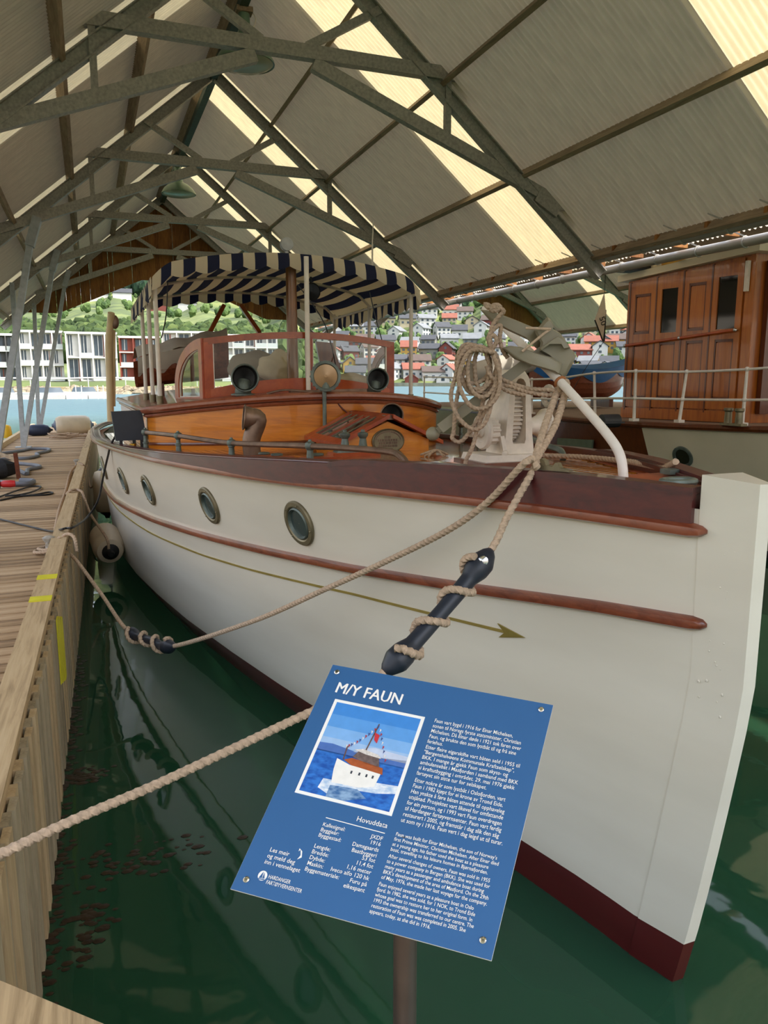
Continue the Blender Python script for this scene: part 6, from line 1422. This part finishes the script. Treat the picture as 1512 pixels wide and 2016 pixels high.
pic('picture_cloud', [(.5, .44), (.62, .41), (.8, .42), (1, .43), (1, .5), (.4, .5)], plain('print cloud', '#c3cfe6', .5, 0, .08, 60), 2)
pic('picture_hills', [(0, .47), (.15, .46), (.4, .49), (.7, .5), (1, .47), (1, .56), (0, .56)], plain('print hills', '#4a6fb5', .5, 0, .08, 60), 2)
pic('picture_sea', [(0, .545), (1, .545), (1, 1), (0, 1)], grad('print sea', '#0f4fa6', '#2f78cf'), 2)
pic('picture_wake', [(.2, .83), (.45, .82), (.7, .76), (1, .74), (1, .82), (.8, .86), (.5, .88), (.3, .97), (.18, .93)], grad('print wake', '#a9c4e2', '#f4f6f8'), 3)
pic('picture_reflection', [(.3, .88), (.6, .86), (.72, .93), (.5, 1), (.3, 1)], grad('print reflected sea', '#38689f', '#8fb0d2'), 4)
pic('picture_hull', [(.26, .60), (.42, .64), (.78, .66), (.76, .80), (.6, .845), (.3, .85), (.27, .72)], plain('print hull white', '#f1efe9', .5, 0, .04, 60), 5)
pic('picture_cabin', [(.34, .60), (.42, .565), (.78, .60), (.8, .665), (.44, .64)], plain('print cabin brown', '#a8552a', .5, 0, .15, 90), 6)
pic('picture_house', [(.42, .55), (.47, .47), (.7, .5), (.74, .6), (.6, .6)], plain('print cabin grey', '#6b5a58', .5, 0, .3, 120), 6)
pic('picture_awning', [(.41, .475), (.5, .45), (.68, .475), (.73, .51), (.55, .50)], plain('print awning', '#d9d2cc', .5, 0, .25, 200), 7)
for x in (.46, .55, .63, .7): pic('picture_porthole', [(x, .695), (x + .02, .695), (x + .02, .725), (x, .725)], plain('print porthole', '#39404a', .5, 0, 0), 6)
def ln(a, c, w_=.006): 
    dx, dy = c[0] - a[0], c[1] - a[1]; L = math.hypot(dx, dy); nx, ny = -dy / L * w_, dx / L * w_; return [(a[0] + nx, a[1] + ny), (c[0] + nx, c[1] + ny), (c[0] - nx, c[1] - ny), (a[0] - nx, a[1] - ny)]
MPD = plain('print mast', '#6a4b40', .5, 0, 0)
pic('picture_mast', ln((.53, .48), (.57, .15)), MPD, 5); pic('picture_staff', ln((.33, .6), (.32, .45)), MPD, 5)
pic('picture_ensign', [(.56, .25), (.62, .27), (.62, .36), (.58, .33)], plain('print red flag', '#c8323c', .5, 0, 0), 7)
for k in range(12):
    t = k / 11; x = .30 + .26 * t; y = .44 - .27 * t ** 1.4; pic('picture_bunting', [(x, y), (x + .02, y + .005), (x + .012, y + .035)], plain('print bunting %d' % (k % 3), ('#e8e4e0', '#b03444', '#3a4f8c')[k % 3], .5, 0, 0) if k < 3 else MATS['print bunting %d' % (k % 3)], 6)
for k in range(8):
    t = k / 7; x = .60 + .17 * t; y = .2 + .3 * t; pic('picture_bunting', [(x, y), (x + .018, y + .008), (x + .006, y + .035)], MATS['print bunting %d' % (k % 3)], 6)
# texts
para1 = "Faun vart bygd i 1916 for Einar Michelsen,\nsonen til Noregs fyrste statsminister, Christian\nMichelsen. Då Einar døde i 1921 tok faren over\nFaun, og brukte den som lystbåt til og frå sine\nferiehus."
para2 = "Etter fleire eigarskifte vart båten seld i 1955 til\n\"Bergenshalvøens Kommunale Kraftselskap\",\nBKK. I mange år gjekk Faun som skyss- og\nambulansebåt i Masfjorden i samband med BKK\nsi kraftutbygging i området. 29. mai 1976 gjekk\nfartøyet sin siste tur for selskapet."
para3 = "Etter nokre år som lystbåt i Oslofjorden, vart\nFaun i 1982 kjøpt for ei krone av Trond Eide.\nHan ynskte å føre båten attende til opphaveleg\nutsjånad. Prosjektet vart likevel for omfattande\nfor ein person, og i 1993 vart Faun overdregen\ntil Hardanger fartøyvernsenter. Faun vart ferdig\nrestaurert i 2005, og framstår i dag slik den såg\nut som ny i 1916. Faun vert i dag leigd ut til turar."
para4 = "Faun was built for Einar Michelsen, the son of Norway's\nfirst Prime Minister, Christian Michelsen. After Einar died\nat a young age, his father used the boat as a pleasure\nboat, travelling to his leisure homes in Bjørnafjorden."
para5 = "After several changes of owners, Faun was sold in 1955\nto a power company in Bergen (BKK). She was used for\nmany years as a passenger and ambulance boat during\nBKK's development of the area of Masfjord. On the 29th\nof May, 1976, she made her last voyage for the company."
para6 = "Faun enjoyed several years as a pleasure boat in Oslo\nfjord. In 1982, she was sold, for 1 NOK, to Trond Eide\nwhose goal was to restore her to her original form. In\n1993 the ownership was transferred to our centre. The\nrestoration of Faun was was completed in 2005. She\nappears, today, as she did in 1916."
def c8(x, y): return sxy(440 + x / 2.291, 1290 + y / 2.291)
def para(txt, tl, nxt, n, right, gap):
    a = c8(*tl); e = c8(*nxt); r = c8(*right); pitch = (e[1] - a[1]) / (n + gap)
    put_text('text_paragraph', txt, a[0], a[1], pitch * (n - .12), r[0] - a[0], bold=True)
para(para1, (955, 286), (915, 404), 5, (1352, 385), .25)
para(para2, (915, 404), (866, 553), 6, (1333, 560), .25)
para(para3, (866, 553), (795, 760), 8, (1262, 840), .0)
para(para4, (781, 797), (748, 896), 4, (1243, 935), .25)
para(para5, (748, 896), (704, 1022), 5, (1190, 1118), .25)
para(para6, (704, 1022), (655, 1170), 6, (1120, 1258), .0)
a = sxy(762, 1630); put_text('table_heading', 'Hovuddata', a[0] + .0, a[1] - .018, .02, align='RIGHT', bold=True)
for p0, p1 in (((642, 1609), (758, 1640)), ((642, 1607), (758, 1638))): pass
q0, q1 = sxy(642, 1609), sxy(758, 1640); flat('table_rule', [(q0[0], q0[1]), (q1[0], q1[1]), (q1[0], q1[1] + .003), (q0[0], q0[1] + .003)], M_TXT)
a = sxy(638, 1619); put_text('table_labels', 'Kallesignal:\nByggjeår:\nByggjestad:', a[0], a[1], .062, bold=True)
a = sxy(621, 1661); put_text('table_labels', 'Lengde:\nBredde:\nDybde:\nMaskin:\nByggemateriale:', a[0], a[1], .108, bold=True)
a = sxy(755, 1648); put_text('table_values', 'JXDF\n1916\nDamsgaards\nBaatbyggeri', a[0], a[1], .085, align='RIGHT', bold=True)
a = sxy(741, 1691); put_text('table_values', '53 fot\n11,4 fot\n1,16 meter\nIveco aifo 120 hk\nFuru på\neikespant', a[0], a[1], .13, align='RIGHT', bold=True)
a = sxy(534, 1668); put_text('side_note', 'Les meir\nog meld deg\ninn i vennelaget', a[0], a[1], .068, bold=True)
b = MB(); q = [sxy(u, v) for u, v in ((585, 1692), (592, 1684), (592, 1673), (588, 1676), (590, 1670), (595, 1676), (594, 1688))]; flat('arrow_mark', q, M_TXT)
cx, cy = sxy(517, 1724); ring = [(cx + .018 * math.cos(k * math.pi / 12), cy + .018 * math.sin(k * math.pi / 12)) for k in range(24)]; flat('logo_disc', ring, M_TXT)
flat('logo_sail', [(cx - .011, cy + .011), (cx - .002, cy - .014), (cx + .001, cy + .009)], M_SIGN, .0012); flat('logo_sail', [(cx + .003, cy + .009), (cx + .003, cy - .012), (cx + .012, cy + .008)], M_SIGN, .0012); flat('logo_wave', [(cx - .014, cy + .013), (cx + .013, cy + .010), (cx + .011, cy + .014), (cx - .01, cy + .016)], M_SIGN, .0012)
a = sxy(531, 1722); put_text('logo_lettering', 'HARDANGER\nFARTØYVERNSENTER', a[0], a[1], .034, .145, bold=True)
# lettering on the pennant
pn, pc, py = PEN
me = text_block('50', 0, 1, 'CENTER', True)
for q in me.vertices:
    x, z = q.co.x * .17, q.co.y * .17; an = math.radians(-68); q.co = XF[pn].inverted() @ (at_y(1182, 634, 12.185) + Vector((x * math.cos(an) - z * math.sin(an), 0, x * math.sin(an) + z * math.cos(an))))
me.materials.clear(); me.materials.append(M_BLACK); o = bpy.data.objects.new('numerals', me); COL.objects.link(o); o.parent = pn
